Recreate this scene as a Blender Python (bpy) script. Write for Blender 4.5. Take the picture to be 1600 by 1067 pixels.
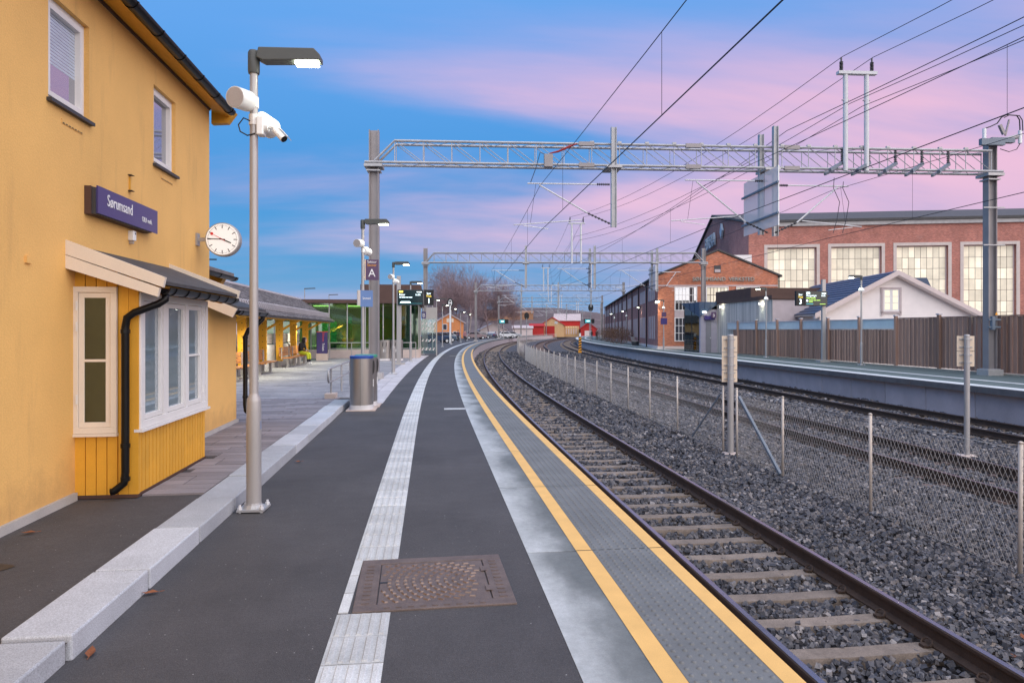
import bpy, math, random
import numpy as np
from mathutils import Vector, Matrix
random.seed(7); np.random.seed(7)
S = bpy.context.scene
for o in list(bpy.data.objects): bpy.data.objects.remove(o)
C = S.collection
rad = math.radians
# ---------------------------------------------------------------- camera
YAW = math.atan(127/1067)          # wall direction is +Y, camera looks a little to the right of it
cam = bpy.data.cameras.new('camera'); camo = bpy.data.objects.new('camera', cam); C.objects.link(camo)
camo.location = (0, 0, 1.73); camo.rotation_euler = (rad(90), 0, -YAW)
cam.sensor_width = 36; cam.lens = 36*1067/1600; cam.shift_y = -17.5/1600
cam.clip_start = .05; cam.clip_end = 6000
S.camera = camo
# ---------------------------------------------------------------- light
S.view_settings.view_transform = 'Standard'; S.view_settings.look = 'None'
S.view_settings.exposure = 1.2; S.view_settings.gamma = 1.0
SUN_EL, SUN_AZ = 42, 152             # azimuth clockwise from +Y: behind the camera to the right
sun = bpy.data.lights.new('sun', 'SUN'); suno = bpy.data.objects.new('sun', sun); C.objects.link(suno)
sun.energy = 2.0; sun.angle = rad(120); sun.color = (1.0, .875, .73)
suno.rotation_euler = (rad(90-SUN_EL), 0, rad(180-SUN_AZ)); suno.location = (30, -30, 40)
W = bpy.data.worlds.new('World'); S.world = W; W.use_nodes = True
def world():
    nt = W.node_tree; N = nt.nodes; L = nt.links; N.clear()
    def nd(t, **k):
        n = N.new(t)
        for a, b in k.items(): setattr(n, a, b)
        return n
    out = nd('ShaderNodeOutputWorld'); bg = nd('ShaderNodeBackground'); L.new(bg.outputs[0], out.inputs[0])
    bg.inputs[1].default_value = .435
    tc = nd('ShaderNodeTexCoord'); sep = nd('ShaderNodeSeparateXYZ'); L.new(tc.outputs['Generated'], sep.inputs[0])
    def mth(op, a, b=None, c=None, clamp=False):
        m = nd('ShaderNodeMath', operation=op, use_clamp=clamp)
        for i, q in enumerate((a, b, c)):
            if q is None: continue
            if isinstance(q, (int, float)): m.inputs[i].default_value = q
            else: L.new(q, m.inputs[i])
        return m.outputs[0]
    el = sep.outputs[2]
    # evening blue, a little deeper and greener low down, violet higher up
    ramp = nd('ShaderNodeValToRGB'); e = ramp.color_ramp.elements
    e[0].position = 0; e[0].color = (.16, .36, .68, 1); e[1].position = .62; e[1].color = (.17, .40, .86, 1)
    for p, c in ((.07, (.040, .28, .62, 1)), (.20, (.026, .26, .66, 1)), (.38, (.10, .34, .80, 1))):
        q = e.new(p); q.color = c
    L.new(mth('MAXIMUM', el, 0), ramp.inputs[0])
    # cloud veils: direction projected on a flat layer, streaked
    den = mth('ADD', mth('MAXIMUM', el, 0), .22)
    cx = mth('DIVIDE', sep.outputs[0], den); cy = mth('DIVIDE', sep.outputs[1], den)
    cmb = nd('ShaderNodeCombineXYZ'); L.new(cx, cmb.inputs[0]); L.new(cy, cmb.inputs[1])
    mp = nd('ShaderNodeMapping'); L.new(cmb.outputs[0], mp.inputs[0])
    mp.inputs['Rotation'].default_value = (0, 0, rad(135)); mp.inputs['Scale'].default_value = (.28, 1.15, 1); mp.inputs['Location'].default_value = (CLX, CLY, 0)
    nz = nd('ShaderNodeTexNoise'); L.new(mp.outputs[0], nz.inputs['Vector'])
    nz.inputs['Scale'].default_value = 1.05; nz.inputs['Detail'].default_value = 7; nz.inputs['Roughness'].default_value = .52; nz.inputs['Distortion'].default_value = .35
    # the glow side of the sky lies to the right of the view
    glow = mth('ADD', mth('MULTIPLY', sep.outputs[0], .30), mth('MULTIPLY', sep.outputs[1], .06))
    a = mth('ADD', nz.outputs[0], glow)
    f = nd('ShaderNodeMapRange', interpolation_type='SMOOTHSTEP'); L.new(a, f.inputs[0])
    f.inputs[1].default_value = .46; f.inputs[2].default_value = .80
    low = nd('ShaderNodeMapRange', interpolation_type='SMOOTHSTEP'); L.new(el, low.inputs[0])
    low.inputs[1].default_value = .04; low.inputs[2].default_value = .21
    hi = nd('ShaderNodeMapRange', interpolation_type='SMOOTHSTEP'); L.new(el, hi.inputs[0])
    hi.inputs[1].default_value = .46; hi.inputs[2].default_value = .27; hi.inputs[3].default_value = .22; hi.inputs[4].default_value = 1
    ff = mth('MULTIPLY', mth('MULTIPLY', f.outputs[0], mth('MULTIPLY_ADD', low.outputs[0], .55, .45)), hi.outputs[0])
    mix = nd('ShaderNodeMix', data_type='RGBA'); L.new(ff, mix.inputs[0]); L.new(ramp.outputs[0], mix.inputs[6]); mix.inputs[7].default_value = (.84, .50, .68, 1)
    sky = nd('ShaderNodeTexSky', sky_type='NISHITA'); sky.sun_disc = False; sky.sun_elevation = rad(6); sky.sun_rotation = rad(SUN_AZ); sky.altitude = 120
    sc = nd('ShaderNodeMix', data_type='RGBA', blend_type='MULTIPLY'); sc.inputs[0].default_value = 1; L.new(sky.outputs[0], sc.inputs[6]); sc.inputs[7].default_value = (.02, .02, .02, 1)
    add = nd('ShaderNodeMix', data_type='RGBA', blend_type='ADD'); add.inputs[0].default_value = 1
    L.new(mix.outputs[2], add.inputs[6]); L.new(sc.outputs[2], add.inputs[7])
    L.new(add.outputs[2], bg.inputs[0])
CLX, CLY = 5.5, 2.9
world()
# ---------------------------------------------------------------- materials
MATS = {}
def nodes_of(name):
    m = bpy.data.materials.new(name); m.use_nodes = True; MATS[name] = m
    nt = m.node_tree; b = nt.nodes['Principled BSDF']; return m, nt, nt.nodes, nt.links, b
def ramp_node(N, stops, interp='LINEAR'):
    r = N.new('ShaderNodeValToRGB'); r.color_ramp.interpolation = interp; e = r.color_ramp.elements
    while len(e) < len(stops): e.new(.5)
    for q, (p, c) in zip(e, stops): q.position = p; q.color = (*c, 1) if len(c) == 3 else c
    return r
def noise(N, L, vec, scale, detail=4, rough=.55):
    n = N.new('ShaderNodeTexNoise'); n.inputs['Scale'].default_value = scale; n.inputs['Detail'].default_value = detail; n.inputs['Roughness'].default_value = rough
    L.new(vec, n.inputs['Vector']); return n
def mult(N, L, col, fac, lo, hi):
    """col * lerp(lo,hi,fac)"""
    mr = N.new('ShaderNodeMapRange'); L.new(fac, mr.inputs[0]); mr.inputs[1].default_value = .25; mr.inputs[2].default_value = .75; mr.inputs[3].default_value = lo; mr.inputs[4].default_value = hi
    m = N.new('ShaderNodeMix'); m.data_type = 'RGBA'; m.blend_type = 'MULTIPLY'; m.inputs[0].default_value = 1
    if isinstance(col, tuple): m.inputs[6].default_value = (*col, 1)
    else: L.new(col, m.inputs[6])
    L.new(mr.outputs[0], m.inputs[7]); return m.outputs[2]
def M(name, col, rough=.6, metal=0., var=.1, scale=3., fine=0., fscale=120., bump=0., bscale=90., orand=0., spec=.4, island=0., coat=0., stretch=None):
    """base colour with broad and fine variation in world space, optional relief"""
    m, nt, N, L, b = nodes_of(name)
    g = N.new('ShaderNodeNewGeometry'); vec = g.outputs['Position']
    if stretch:
        mp = N.new('ShaderNodeMapping'); mp.inputs['Scale'].default_value = stretch; L.new(vec, mp.inputs[0]); vec = mp.outputs[0]
    c = tuple(col)
    if var: c = mult(N, L, c, noise(N, L, vec, scale).outputs[0], 1-var, 1+var)
    if fine: c = mult(N, L, c, noise(N, L, vec, fscale, 2, .7).outputs[0], 1-fine, 1+fine)
    if orand:
        oi = N.new('ShaderNodeObjectInfo'); c = mult(N, L, c, oi.outputs['Random'], 1-orand, 1+orand)
    if island: c = mult(N, L, c, g.outputs['Random Per Island'], 1-island, 1+island)
    if isinstance(c, tuple): b.inputs['Base Color'].default_value = (*c, 1)
    else: L.new(c, b.inputs['Base Color'])
    b.inputs['Roughness'].default_value = rough; b.inputs['Metallic'].default_value = metal; b.inputs['Specular IOR Level'].default_value = spec
    if coat: b.inputs['Coat Weight'].default_value = coat
    if bump:
        bp = N.new('ShaderNodeBump'); bp.inputs['Strength'].default_value = bump; bp.inputs['Distance'].default_value = .01
        L.new(noise(N, L, vec, bscale, 3, .6).outputs[0], bp.inputs['Height']); L.new(bp.outputs[0], b.inputs['Normal'])
    return m
def emis(name, col, strength):
    m, nt, N, L, b = nodes_of(name); b.inputs['Base Color'].default_value = (*[min(1, c*.5) for c in col], 1)
    b.inputs['Emission Color'].default_value = (*col, 1); b.inputs['Emission Strength'].default_value = strength; return m
def glassy(name, col, rough=.04, gloss=.55, tint=(.9, .92, 1)):
    """window pane seen from outside: dark room behind a mirror-like sheet"""
    m, nt, N, L, b = nodes_of(name)
    b.inputs['Base Color'].default_value = (*col, 1); b.inputs['Roughness'].default_value = .5
    gl = N.new('ShaderNodeBsdfGlossy'); gl.inputs['Color'].default_value = (*tint, 1); gl.inputs['Roughness'].default_value = rough
    fr = N.new('ShaderNodeLayerWeight'); fr.inputs[0].default_value = .35
    mr = N.new('ShaderNodeMapRange'); L.new(fr.outputs['Fresnel'], mr.inputs[0]); mr.inputs[3].default_value = gloss; mr.inputs[4].default_value = 1
    mx = N.new('ShaderNodeMixShader'); L.new(mr.outputs[0], mx.inputs[0]); L.new(b.outputs[0], mx.inputs[1]); L.new(gl.outputs[0], mx.inputs[2])
    L.new(mx.outputs[0], N['Material Output'].inputs[0]); return m
def clear(name, tint, alpha, rough=.03):
    """thin transparent sheet: part tinted see-through, part mirror"""
    m, nt, N, L, b = nodes_of(name)
    tr = N.new('ShaderNodeBsdfTransparent'); tr.inputs[0].default_value = (*tint, 1)
    gl = N.new('ShaderNodeBsdfGlossy'); gl.inputs['Color'].default_value = (.8, .9, .9, 1); gl.inputs['Roughness'].default_value = rough
    fr = N.new('ShaderNodeFresnel'); fr.inputs[0].default_value = 1.5
    mr = N.new('ShaderNodeMapRange'); L.new(fr.outputs[0], mr.inputs[0]); mr.inputs[3].default_value = alpha; mr.inputs[4].default_value = 1
    mx = N.new('ShaderNodeMixShader'); L.new(mr.outputs[0], mx.inputs[0]); L.new(tr.outputs[0], mx.inputs[1]); L.new(gl.outputs[0], mx.inputs[2])
    L.new(mx.outputs[0], N['Material Output'].inputs[0]); return m
def brickmat(name, c1, c2, mortar, var=.2, pale=.12):
    m, nt, N, L, b = nodes_of(name)
    uv = N.new('ShaderNodeUVMap'); g = N.new('ShaderNodeNewGeometry')
    t = N.new('ShaderNodeTexBrick'); L.new(uv.outputs[0], t.inputs['Vector'])
    t.inputs['Color1'].default_value = (*c1, 1); t.inputs['Color2'].default_value = (*c2, 1); t.inputs['Mortar'].default_value = (*mortar, 1)
    t.inputs['Scale'].default_value = 1; t.inputs['Brick Width'].default_value = .25; t.inputs['Row Height'].default_value = .083; t.inputs['Mortar Size'].default_value = .006; t.inputs['Bias'].default_value = -.1
    c = mult(N, L, t.outputs[0], noise(N, L, g.outputs['Position'], .8, 6).outputs[0], 1-var, 1+var)
    mp = N.new('ShaderNodeMapping'); mp.inputs['Scale'].default_value = (4, 12, 1); L.new(uv.outputs[0], mp.inputs[0])
    c = mult(N, L, c, noise(N, L, mp.outputs[0], .9, 3).outputs[0], .72, 1.3)
    # lime bloom in patches
    nz = noise(N, L, g.outputs['Position'], .55, 6, .7); mr = N.new('ShaderNodeMapRange'); L.new(nz.outputs[0], mr.inputs[0]); mr.inputs[1].default_value = .58; mr.inputs[2].default_value = .75; mr.inputs[3].default_value = 0; mr.inputs[4].default_value = pale
    mx = N.new('ShaderNodeMix'); mx.data_type = 'RGBA'; L.new(mr.outputs[0], mx.inputs[0]); L.new(c, mx.inputs[6]); mx.inputs[7].default_value = (.62, .5, .45, 1)
    L.new(mx.outputs[2], b.inputs['Base Color']); b.inputs['Roughness'].default_value = .85
    bp = N.new('ShaderNodeBump'); bp.inputs['Strength'].default_value = .4; bp.inputs['Distance'].default_value = .01; bp.invert = True; L.new(t.outputs['Fac'], bp.inputs['Height']); L.new(bp.outputs[0], b.inputs['Normal'])
    return m
M('stucco', (.80, .475, .155), .85, var=.06, scale=1.3, fine=.10, fscale=90, bump=.35, bscale=55)
M('yellow_board', (.72, .36, .035), .55, var=.08, scale=4, fine=.06, orand=.05, bump=.08, bscale=70)
M('cream_paint', (.78, .69, .58), .5, var=.05, fine=.04)
M('white_paint', (.76, .74, .72), .45, var=.05, fine=.04)
M('gutter_black', (.006, .006, .007), .3, var=.1, spec=.25)
M('roof_dark', (.07, .066, .066), .7, var=.25, scale=6, fine=.2, bump=.3)
M('slate', (.17, .155, .155), .75, var=.22, scale=5, fine=.2, island=.25, bump=.2)
M('zinc', (.55, .52, .55), .5, var=.08)
M('steel_galv', (.40, .40, .41), .42, metal=.35, var=.14, scale=4, fine=.12, fscale=60)
M('steel_mast', (.30, .275, .275), .5, metal=.25, var=.10, scale=2, fine=.07)
M('steel_blue', (.17, .205, .25), .5, metal=.2, var=.1)
M('steel_bright', (.62, .62, .635), .5, var=.05, scale=2)
M('pole_grey', (.40, .385, .38), .4, metal=.35, var=.06, scale=2, fine=.05)
M('lamp_head', (.075, .08, .075), .45, var=.06)
M('speaker_white', (.84, .84, .82), .4, var=.03)
M('speaker_grille', (.40, .36, .34), .7, var=.1, fine=.2, fscale=300)
M('black', (.012, .012, .013), .5, var=.1)
M('dark_grey', (.05, .05, .055), .5, var=.1)
M('insulator', (.055, .05, .055), .3, var=.1)
M('wire', (.022, .022, .03), .5, var=.1)
M('copper_red', (.30, .03, .03), .5)
M('concrete', (.42, .40, .385), .85, var=.14, scale=2.5, fine=.12, fscale=80, bump=.15)
M('concrete_wall', (.50, .425, .435), .85, var=.12, scale=1.6, fine=.1, fscale=40, orand=.06, bump=.15)
M('concrete_dark', (.17, .165, .165), .85, var=.2, scale=2, fine=.15)
M('granite_pink', (.55, .45, .40), .75, var=.06, fine=.22, fscale=220)
M('yellow_line', (.74, .45, .15), .65, var=.08, scale=5, fine=.10, fscale=160, bump=.08)
M('rust', (.055, .034, .024), .75, var=.25, scale=7, fine=.25, fscale=90, bump=.25)
M('rail_top', (.30, .27, .30), .22, metal=.85, var=.12, scale=3)
M('sleeper', (.215, .172, .142), .85, var=.28, scale=6, fine=.28, fscale=70, orand=.08, bump=.3)
M('sleeper_old', (.19, .135, .12), .85, var=.2, scale=4, fine=.2, orand=.1)
M('fence_post', (.52, .455, .40), .5, metal=.25, var=.12, scale=6, fine=.08)
M('fence_wire', (.50, .47, .44), .5, var=.1)
M('wood_fence', (.33, .205, .155), .8, var=.15, scale=2, fine=.12, orand=.22, stretch=(6, 6, .6), bump=.2)
M('wood_grey', (.50, .455, .42), .8, var=.12, scale=2, fine=.12, orand=.14, stretch=(6, 6, .5))
M('bench_wood', (.42, .17, .055), .55, var=.15, scale=5, orand=.1)
M('sign_back', (.74, .60, .46), .5, var=.06)
M('sign_plum', (.105, .06, .125), .35, var=.04)
M('sign_blue', (.12, .22, .46), .35, var=.04)
M('sign_purple', (.060, .045, .17), .3, var=.06)
M('text_white', (.85, .85, .85), .5, var=0)
M('text_orange', (.85, .38, .04), .5, var=0)
M('text_red', (.7, .08, .06), .5, var=0)
M('clock_red', (.75, .03, .03), .5, var=0)
M('bin_steel', (.33, .31, .30), .34, metal=.7, var=.12, scale=3, fine=.05, stretch=(3, 3, .4))
M('bin_blue', (.02, .07, .32), .4, var=.05)
M('bin_green', (.06, .30, .20), .4, var=.05)
M('paver', (.235, .215, .23), .8, var=.16, scale=2, fine=.2, fscale=110, orand=.16, bump=.25)
M('paver_far', (.27, .265, .28), .8, var=.25, scale=1.3, fine=.2, fscale=60, island=.12)
M('paver_light', (.50, .48, .50), .8, var=.1, scale=3, fine=.12, island=.06)
M('tactile', (.50, .515, .52), .8, var=.16, scale=4, fine=.22, fscale=110, orand=.10, bump=.2)
M('leaf', (.22, .075, .03), .8, var=.3, scale=30)
M('shelter_yellow', (.80, .40, .025), .5, var=.06, orand=.05)
M('bracket_light', (.45, .45, .40), .5)
M('house_white', (.84, .77, .74), .6, var=.05, scale=2, orand=.03)
M('roof_blue', (.035, .065, .125), .45, var=.12, scale=3, island=.12, spec=.6)
M('brown_fascia', (.085, .045, .035), .6, var=.12)
M('red_house', (.42, .022, .02), .7, var=.1, scale=1)
M('ochre_house', (.62, .40, .20), .8, var=.1)
M('orange_house', (.62, .24, .09), .8, var=.1)
M('pale_house', (.66, .55, .52), .8, var=.06)
M('stone_trim', (.60, .51, .46), .7, var=.08)
M('tile_pink', (.50, .42, .42), .7, var=.1)
M('hill', (.115, .085, .085), .95, var=.4, scale=.09, fine=.4, fscale=.6)
M('bark', (.25, .175, .18), .9, var=.2)
M('bark_birch', (.30, .25, .23), .9, var=.25, scale=2)
M('shrub', (.16, .085, .05), .9, var=.3, island=.3)
M('asphalt_lot', (.10, .095, .10), .85, var=.15, scale=.7, fine=.1)
M('tyre', (.012, .012, .012), .8)
M('skin', (.55, .34, .26), .6, var=.05)
M('jacket_black', (.022, .022, .024), .8, var=.2)
M('trousers_yellow', (.55, .62, .03), .7, var=.1)
M('jeans', (.05, .075, .16), .8, var=.1)
M('coat_pink', (.42, .20, .20), .8, var=.1)
M('coat_blue', (.03, .04, .09), .8, var=.1)
M('trousers_dark', (.03, .03, .035), .8, var=.1)
M('stripe_orange', (.80, .33, .02), .5)
M('platform_green', (.105, .135, .13), .8, var=.15, scale=1.2, fine=.12)
M('edge_white', (.60, .62, .62), .75, var=.1, scale=1.4, fine=.08)
M('slab_dark_edge', (.12, .115, .12), .8, var=.2)
M('metal_white', (.78, .77, .76), .4, metal=.1, var=.04)
M('door_grey', (.22, .215, .24), .6, var=.06)
M('plaster_violet', (.38, .35, .41), .8, var=.06)
M('moss_kerb', (.32, .30, .25), .9, var=.3, scale=5, fine=.2)
M('blind', (.50, .56, .66), .6)
M('curtain_brown', (.12, .075, .05), .8, var=.15, scale=20)
M('interior_dark', (.03, .035, .04), .8)
M('manhole', (.165, .125, .11), .6, metal=.35, var=.2, scale=9, fine=.2, fscale=120, bump=.3)
M('lettering_pale', (.38, .45, .52), .5, var=0)
M('manhole_worn', (.215, .155, .125), .45, metal=.5, var=.2, scale=9)
M('brown_house', (.30, .16, .09), .8, var=.2)
M('sheet_pale', (.74, .68, .68), .5, var=.06)
brickmat('brick_hall', (.46, .165, .115), (.35, .12, .09), (.48, .34, .30))
brickmat('brick_orange', (.52, .165, .075), (.38, .115, .06), (.50, .34, .27), pale=.3)
brickmat('brick_shaded', (.36, .14, .115), (.27, .105, .09), (.36, .26, .24), pale=.1)  # darkened brick copy: shade of the left-facing walls put into the colour
glassy('glass', (.02, .024, .03), gloss=.42)
glassy('glass_dark', (.02, .02, .03), gloss=.16)
glassy('glass_blue', (.19, .26, .27), gloss=.28)
clear('glass_sheet', (.78, .88, .86), .04)
clear('glass_green', (.34, .50, .30), .10)
M('glass_sky_tint', (.48, .60, .66), .12, var=.06, spec=.8)  # reflected sky painted into the glass as plain light blue
def guard():
    m, nt, N, L, b = nodes_of('guard_mesh'); b.inputs['Base Color'].default_value = (.80, .74, .74, 1); b.inputs['Roughness'].default_value = .5
    tr = N.new('ShaderNodeBsdfTransparent'); mx = N.new('ShaderNodeMixShader'); mx.inputs[0].default_value = .62; L.new(tr.outputs[0], mx.inputs[1]); L.new(b.outputs[0], mx.inputs[2]); L.new(mx.outputs[0], N['Material Output'].inputs[0])
guard()
M('stain', (.030, .027, .028), .5, var=.2, scale=8)
emis('lamp_glow', (.95, 1.0, .78), 14.)
emis('lamp_glow_far', (1.0, 1.0, .80), 9.)
emis('screen_white', (.75, .95, 1.0), 1.3)
emis('screen_yellow', (1.0, .72, .10), .9)
emis('screen_cyan', (.10, .55, .62), .25)
emis('screen_green', (.45, .75, .12), .8)
emis('ceiling_glow', (.85, .95, .55), 2.2)
emis('clock_dial', (1., 1., .98), .12); MATS['clock_dial'].node_tree.nodes['Principled BSDF'].inputs['Base Color'].default_value = (.86, .86, .84, 1)
emis('window_warm', (1.0, .88, .62), .35)
emis('signal_red', (1.0, .05, .02), 3)
def screen():
    m, nt, N, L, b = nodes_of('screen'); b.inputs['Base Color'].default_value = (.004, .012, .016, 1); b.inputs['Roughness'].default_value = .15
    b.inputs['Emission Color'].default_value = (.005, .05, .065, 1); b.inputs['Emission Strength'].default_value = .12
screen()
def wall_dirt():
    # rain streaks, smudges and splash dirt over the rendered wall
    m = MATS['stucco']; nt = m.node_tree; N, L = nt.nodes, nt.links; b = N['Principled BSDF']; src = b.inputs['Base Color'].links[0].from_socket
    g = N.new('ShaderNodeNewGeometry'); v = g.outputs['Position']
    mp = N.new('ShaderNodeMapping'); mp.inputs['Scale'].default_value = (1, 2.2, .35); L.new(v, mp.inputs[0]); n1 = noise(N, L, mp.outputs[0], 1.6, 6, .65)
    a = N.new('ShaderNodeMapRange'); L.new(n1.outputs[0], a.inputs[0]); a.inputs[1].default_value = .56; a.inputs[2].default_value = .78; a.inputs[4].default_value = .42
    sp = N.new('ShaderNodeSeparateXYZ'); L.new(v, sp.inputs[0]); n2 = noise(N, L, v, 5, 5, .7)
    h = N.new('ShaderNodeMath'); h.operation = 'MULTIPLY_ADD'; L.new(n2.outputs[0], h.inputs[0]); h.inputs[1].default_value = -.75; L.new(sp.outputs[2], h.inputs[2])
    c = N.new('ShaderNodeMapRange'); L.new(h.outputs[0], c.inputs[0]); c.inputs[1].default_value = .15; c.inputs[2].default_value = -.2; c.inputs[4].default_value = .45
    ad = N.new('ShaderNodeMath'); ad.operation = 'ADD'; ad.use_clamp = True; L.new(a.outputs[0], ad.inputs[0]); L.new(c.outputs[0], ad.inputs[1])
    mx = N.new('ShaderNodeMix'); mx.data_type = 'RGBA'; L.new(ad.outputs[0], mx.inputs[0]); L.new(src, mx.inputs[6]); mx.inputs[7].default_value = (.44, .25, .10, 1); L.new(mx.outputs[2], b.inputs['Base Color'])
wall_dirt()
def asphalt():
    m, nt, N, L, b = nodes_of('asphalt'); g = N.new('ShaderNodeNewGeometry'); v = g.outputs['Position']
    c = mult(N, L, (.060, .057, .060), noise(N, L, v, .9, 6, .6).outputs[0], .74, 1.30)
    c = mult(N, L, c, noise(N, L, v, 7, 4, .6).outputs[0], .90, 1.10)
    c = mult(N, L, c, noise(N, L, v, 150, 2, .8).outputs[0], .4, 1.6)
    c = mult(N, L, c, noise(N, L, v, 48, 3, .8).outputs[0], .72, 1.28)
    # pale grit
    vo = N.new('ShaderNodeTexVoronoi'); vo.inputs['Scale'].default_value = 22; L.new(v, vo.inputs['Vector'])
    mr = N.new('ShaderNodeMapRange'); L.new(vo.outputs['Distance'], mr.inputs[0]); mr.inputs[1].default_value = .10; mr.inputs[2].default_value = .06
    gt = N.new('ShaderNodeMath'); gt.operation = 'GREATER_THAN'; gt.inputs[1].default_value = .82; sp = N.new('ShaderNodeSeparateColor'); L.new(vo.outputs['Color'], sp.inputs[0]); L.new(sp.outputs[0], gt.inputs[0])
    mm = N.new('ShaderNodeMath'); mm.operation = 'MULTIPLY'; L.new(mr.outputs[0], mm.inputs[0]); L.new(gt.outputs[0], mm.inputs[1])
    mx = N.new('ShaderNodeMix'); mx.data_type = 'RGBA'; L.new(mm.outputs[0], mx.inputs[0]); L.new(c, mx.inputs[6]); mx.inputs[7].default_value = (.36, .35, .35, 1)
    L.new(mx.outputs[2], b.inputs['Base Color']); b.inputs['Roughness'].default_value = .78
    bp = N.new('ShaderNodeBump'); bp.inputs['Strength'].default_value = .7; bp.inputs['Distance'].default_value = .004; L.new(noise(N, L, v, 140, 3, .7).outputs[0], bp.inputs['Height']); L.new(bp.outputs[0], b.inputs['Normal'])
asphalt()
def granite():
    m, nt, N, L, b = nodes_of('granite'); g = N.new('ShaderNodeNewGeometry'); v = g.outputs['Position']
    oi = N.new('ShaderNodeObjectInfo')
    c = mult(N, L, (.43, .45, .485), oi.outputs['Random'], .84, 1.1)
    c = mult(N, L, c, noise(N, L, v, 4, 4).outputs[0], .90, 1.10)
    c = mult(N, L, c, noise(N, L, v, 130, 3, .8).outputs[0], .55, 1.45)
    c = mult(N, L, c, noise(N, L, v, 320, 2, .8).outputs[0], .7, 1.3)
    L.new(c, b.inputs['Base Color']); b.inputs['Roughness'].default_value = .7
    bp = N.new('ShaderNodeBump'); bp.inputs['Strength'].default_value = .25; bp.inputs['Distance'].default_value = .004; L.new(noise(N, L, v, 150, 3, .7).outputs[0], bp.inputs['Height']); L.new(bp.outputs[0], b.inputs['Normal'])
granite()
def edgeslab():
    """grey precast slab; chalky bloom spreads in from its inner edge"""
    m, nt, N, L, b = nodes_of('edge_slab'); g = N.new('ShaderNodeNewGeometry'); v = g.outputs['Position']
    uv = N.new('ShaderNodeUVMap'); sp = N.new('ShaderNodeSeparateXYZ'); L.new(uv.outputs[0], sp.inputs[0]); oi = N.new('ShaderNodeObjectInfo')
    mp = N.new('ShaderNodeMapping'); mp.inputs['Scale'].default_value = (1.6, .8, 1); L.new(v, mp.inputs[0])
    cb = N.new('ShaderNodeCombineXYZ'); ml = N.new('ShaderNodeMath'); ml.operation = 'MULTIPLY'; ml.inputs[1].default_value = 9; L.new(oi.outputs['Random'], ml.inputs[0]); L.new(ml.outputs[0], cb.inputs[2]); L.new(cb.outputs[0], mp.inputs['Location'])
    n1 = noise(N, L, mp.outputs[0], 1.15, 5, .55)
    gr = N.new('ShaderNodeMapRange'); L.new(sp.outputs[0], gr.inputs[0]); gr.inputs[1].default_value = -1.09; gr.inputs[2].default_value = -.62; gr.inputs[3].default_value = .30; gr.inputs[4].default_value = -.22
    ad = N.new('ShaderNodeMath'); ad.operation = 'ADD'; L.new(n1.outputs[0], ad.inputs[0]); L.new(gr.outputs[0], ad.inputs[1])
    r = ramp_node(N, [(.34, (.125, .138, .14)), (.47, (.175, .19, .192)), (.62, (.30, .32, .325)), (.84, (.44, .465, .475))]); L.new(ad.outputs[0], r.inputs[0])
    c = mult(N, L, r.outputs[0], noise(N, L, v, 120, 3, .7).outputs[0], .85, 1.15)
    c = mult(N, L, c, noise(N, L, v, 14, 5, .65).outputs[0], .86, 1.14)
    L.new(c, b.inputs['Base Color']); b.inputs['Roughness'].default_value = .72
edgeslab()
M('slab_tactile', (.15, .158, .163), .7, var=.18, scale=2.4, fine=.14, fscale=120)
def ballast():
    m, nt, N, L, b = nodes_of('stone'); g = N.new('ShaderNodeNewGeometry')
    r = ramp_node(N, [(0, (.030, .031, .040)), (.35, (.064, .064, .076)), (.7, (.108, .106, .118)), (.9, (.155, .135, .13)), (1, (.29, .27, .27))]); L.new(g.outputs['Random Per Island'], r.inputs[0])
    c = mult(N, L, r.outputs[0], noise(N, L, g.outputs['Position'], 60, 3).outputs[0], .75, 1.25)
    c = mult(N, L, c, noise(N, L, g.outputs['Position'], .8, 4).outputs[0], .8, 1.2)
    L.new(c, b.inputs['Base Color']); b.inputs['Roughness'].default_value = .75
    m, nt, N, L, b = nodes_of('ballast_bed'); g = N.new('ShaderNodeNewGeometry'); v = g.outputs['Position']
    vo = N.new('ShaderNodeTexVoronoi'); vo.inputs['Scale'].default_value = 17; L.new(v, vo.inputs['Vector'])
    sp = N.new('ShaderNodeSeparateColor'); L.new(vo.outputs['Color'], sp.inputs[0])
    r = ramp_node(N, [(0, (.028, .028, .036)), (.5, (.066, .065, .077)), (.9, (.125, .118, .125)), (1, (.23, .215, .215))]); L.new(sp.outputs[0], r.inputs[0])
    c = mult(N, L, r.outputs[0], noise(N, L, v, .7, 5).outputs[0], .75, 1.25)
    L.new(c, b.inputs['Base Color']); b.inputs['Roughness'].default_value = .85
    bp = N.new('ShaderNodeBump'); bp.inputs['Strength'].default_value = 1; bp.inputs['Distance'].default_value = .04; bp.invert = True; L.new(vo.outputs['Distance'], bp.inputs['Height']); L.new(bp.outputs[0], b.inputs['Normal'])
ballast()
def hallpane():
    m, nt, N, L, b = nodes_of('hall_pane'); oi = N.new('ShaderNodeObjectInfo')
    c = mult(N, L, (.82, .73, .56), oi.outputs['Random'], .80, 1.12)  # cream colour paints in the bright sky reflected by the panes
    g = N.new('ShaderNodeNewGeometry'); c = mult(N, L, c, noise(N, L, g.outputs['Position'], .45, 6, .65).outputs[0], .72, 1.14)
    L.new(c, b.inputs['Base Color']); b.inputs['Roughness'].default_value = .18
    L.new(c, b.inputs['Emission Color']); b.inputs['Emission Strength'].default_value = .16  # slight added glow keeps that painted reflection bright
hallpane()
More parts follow.
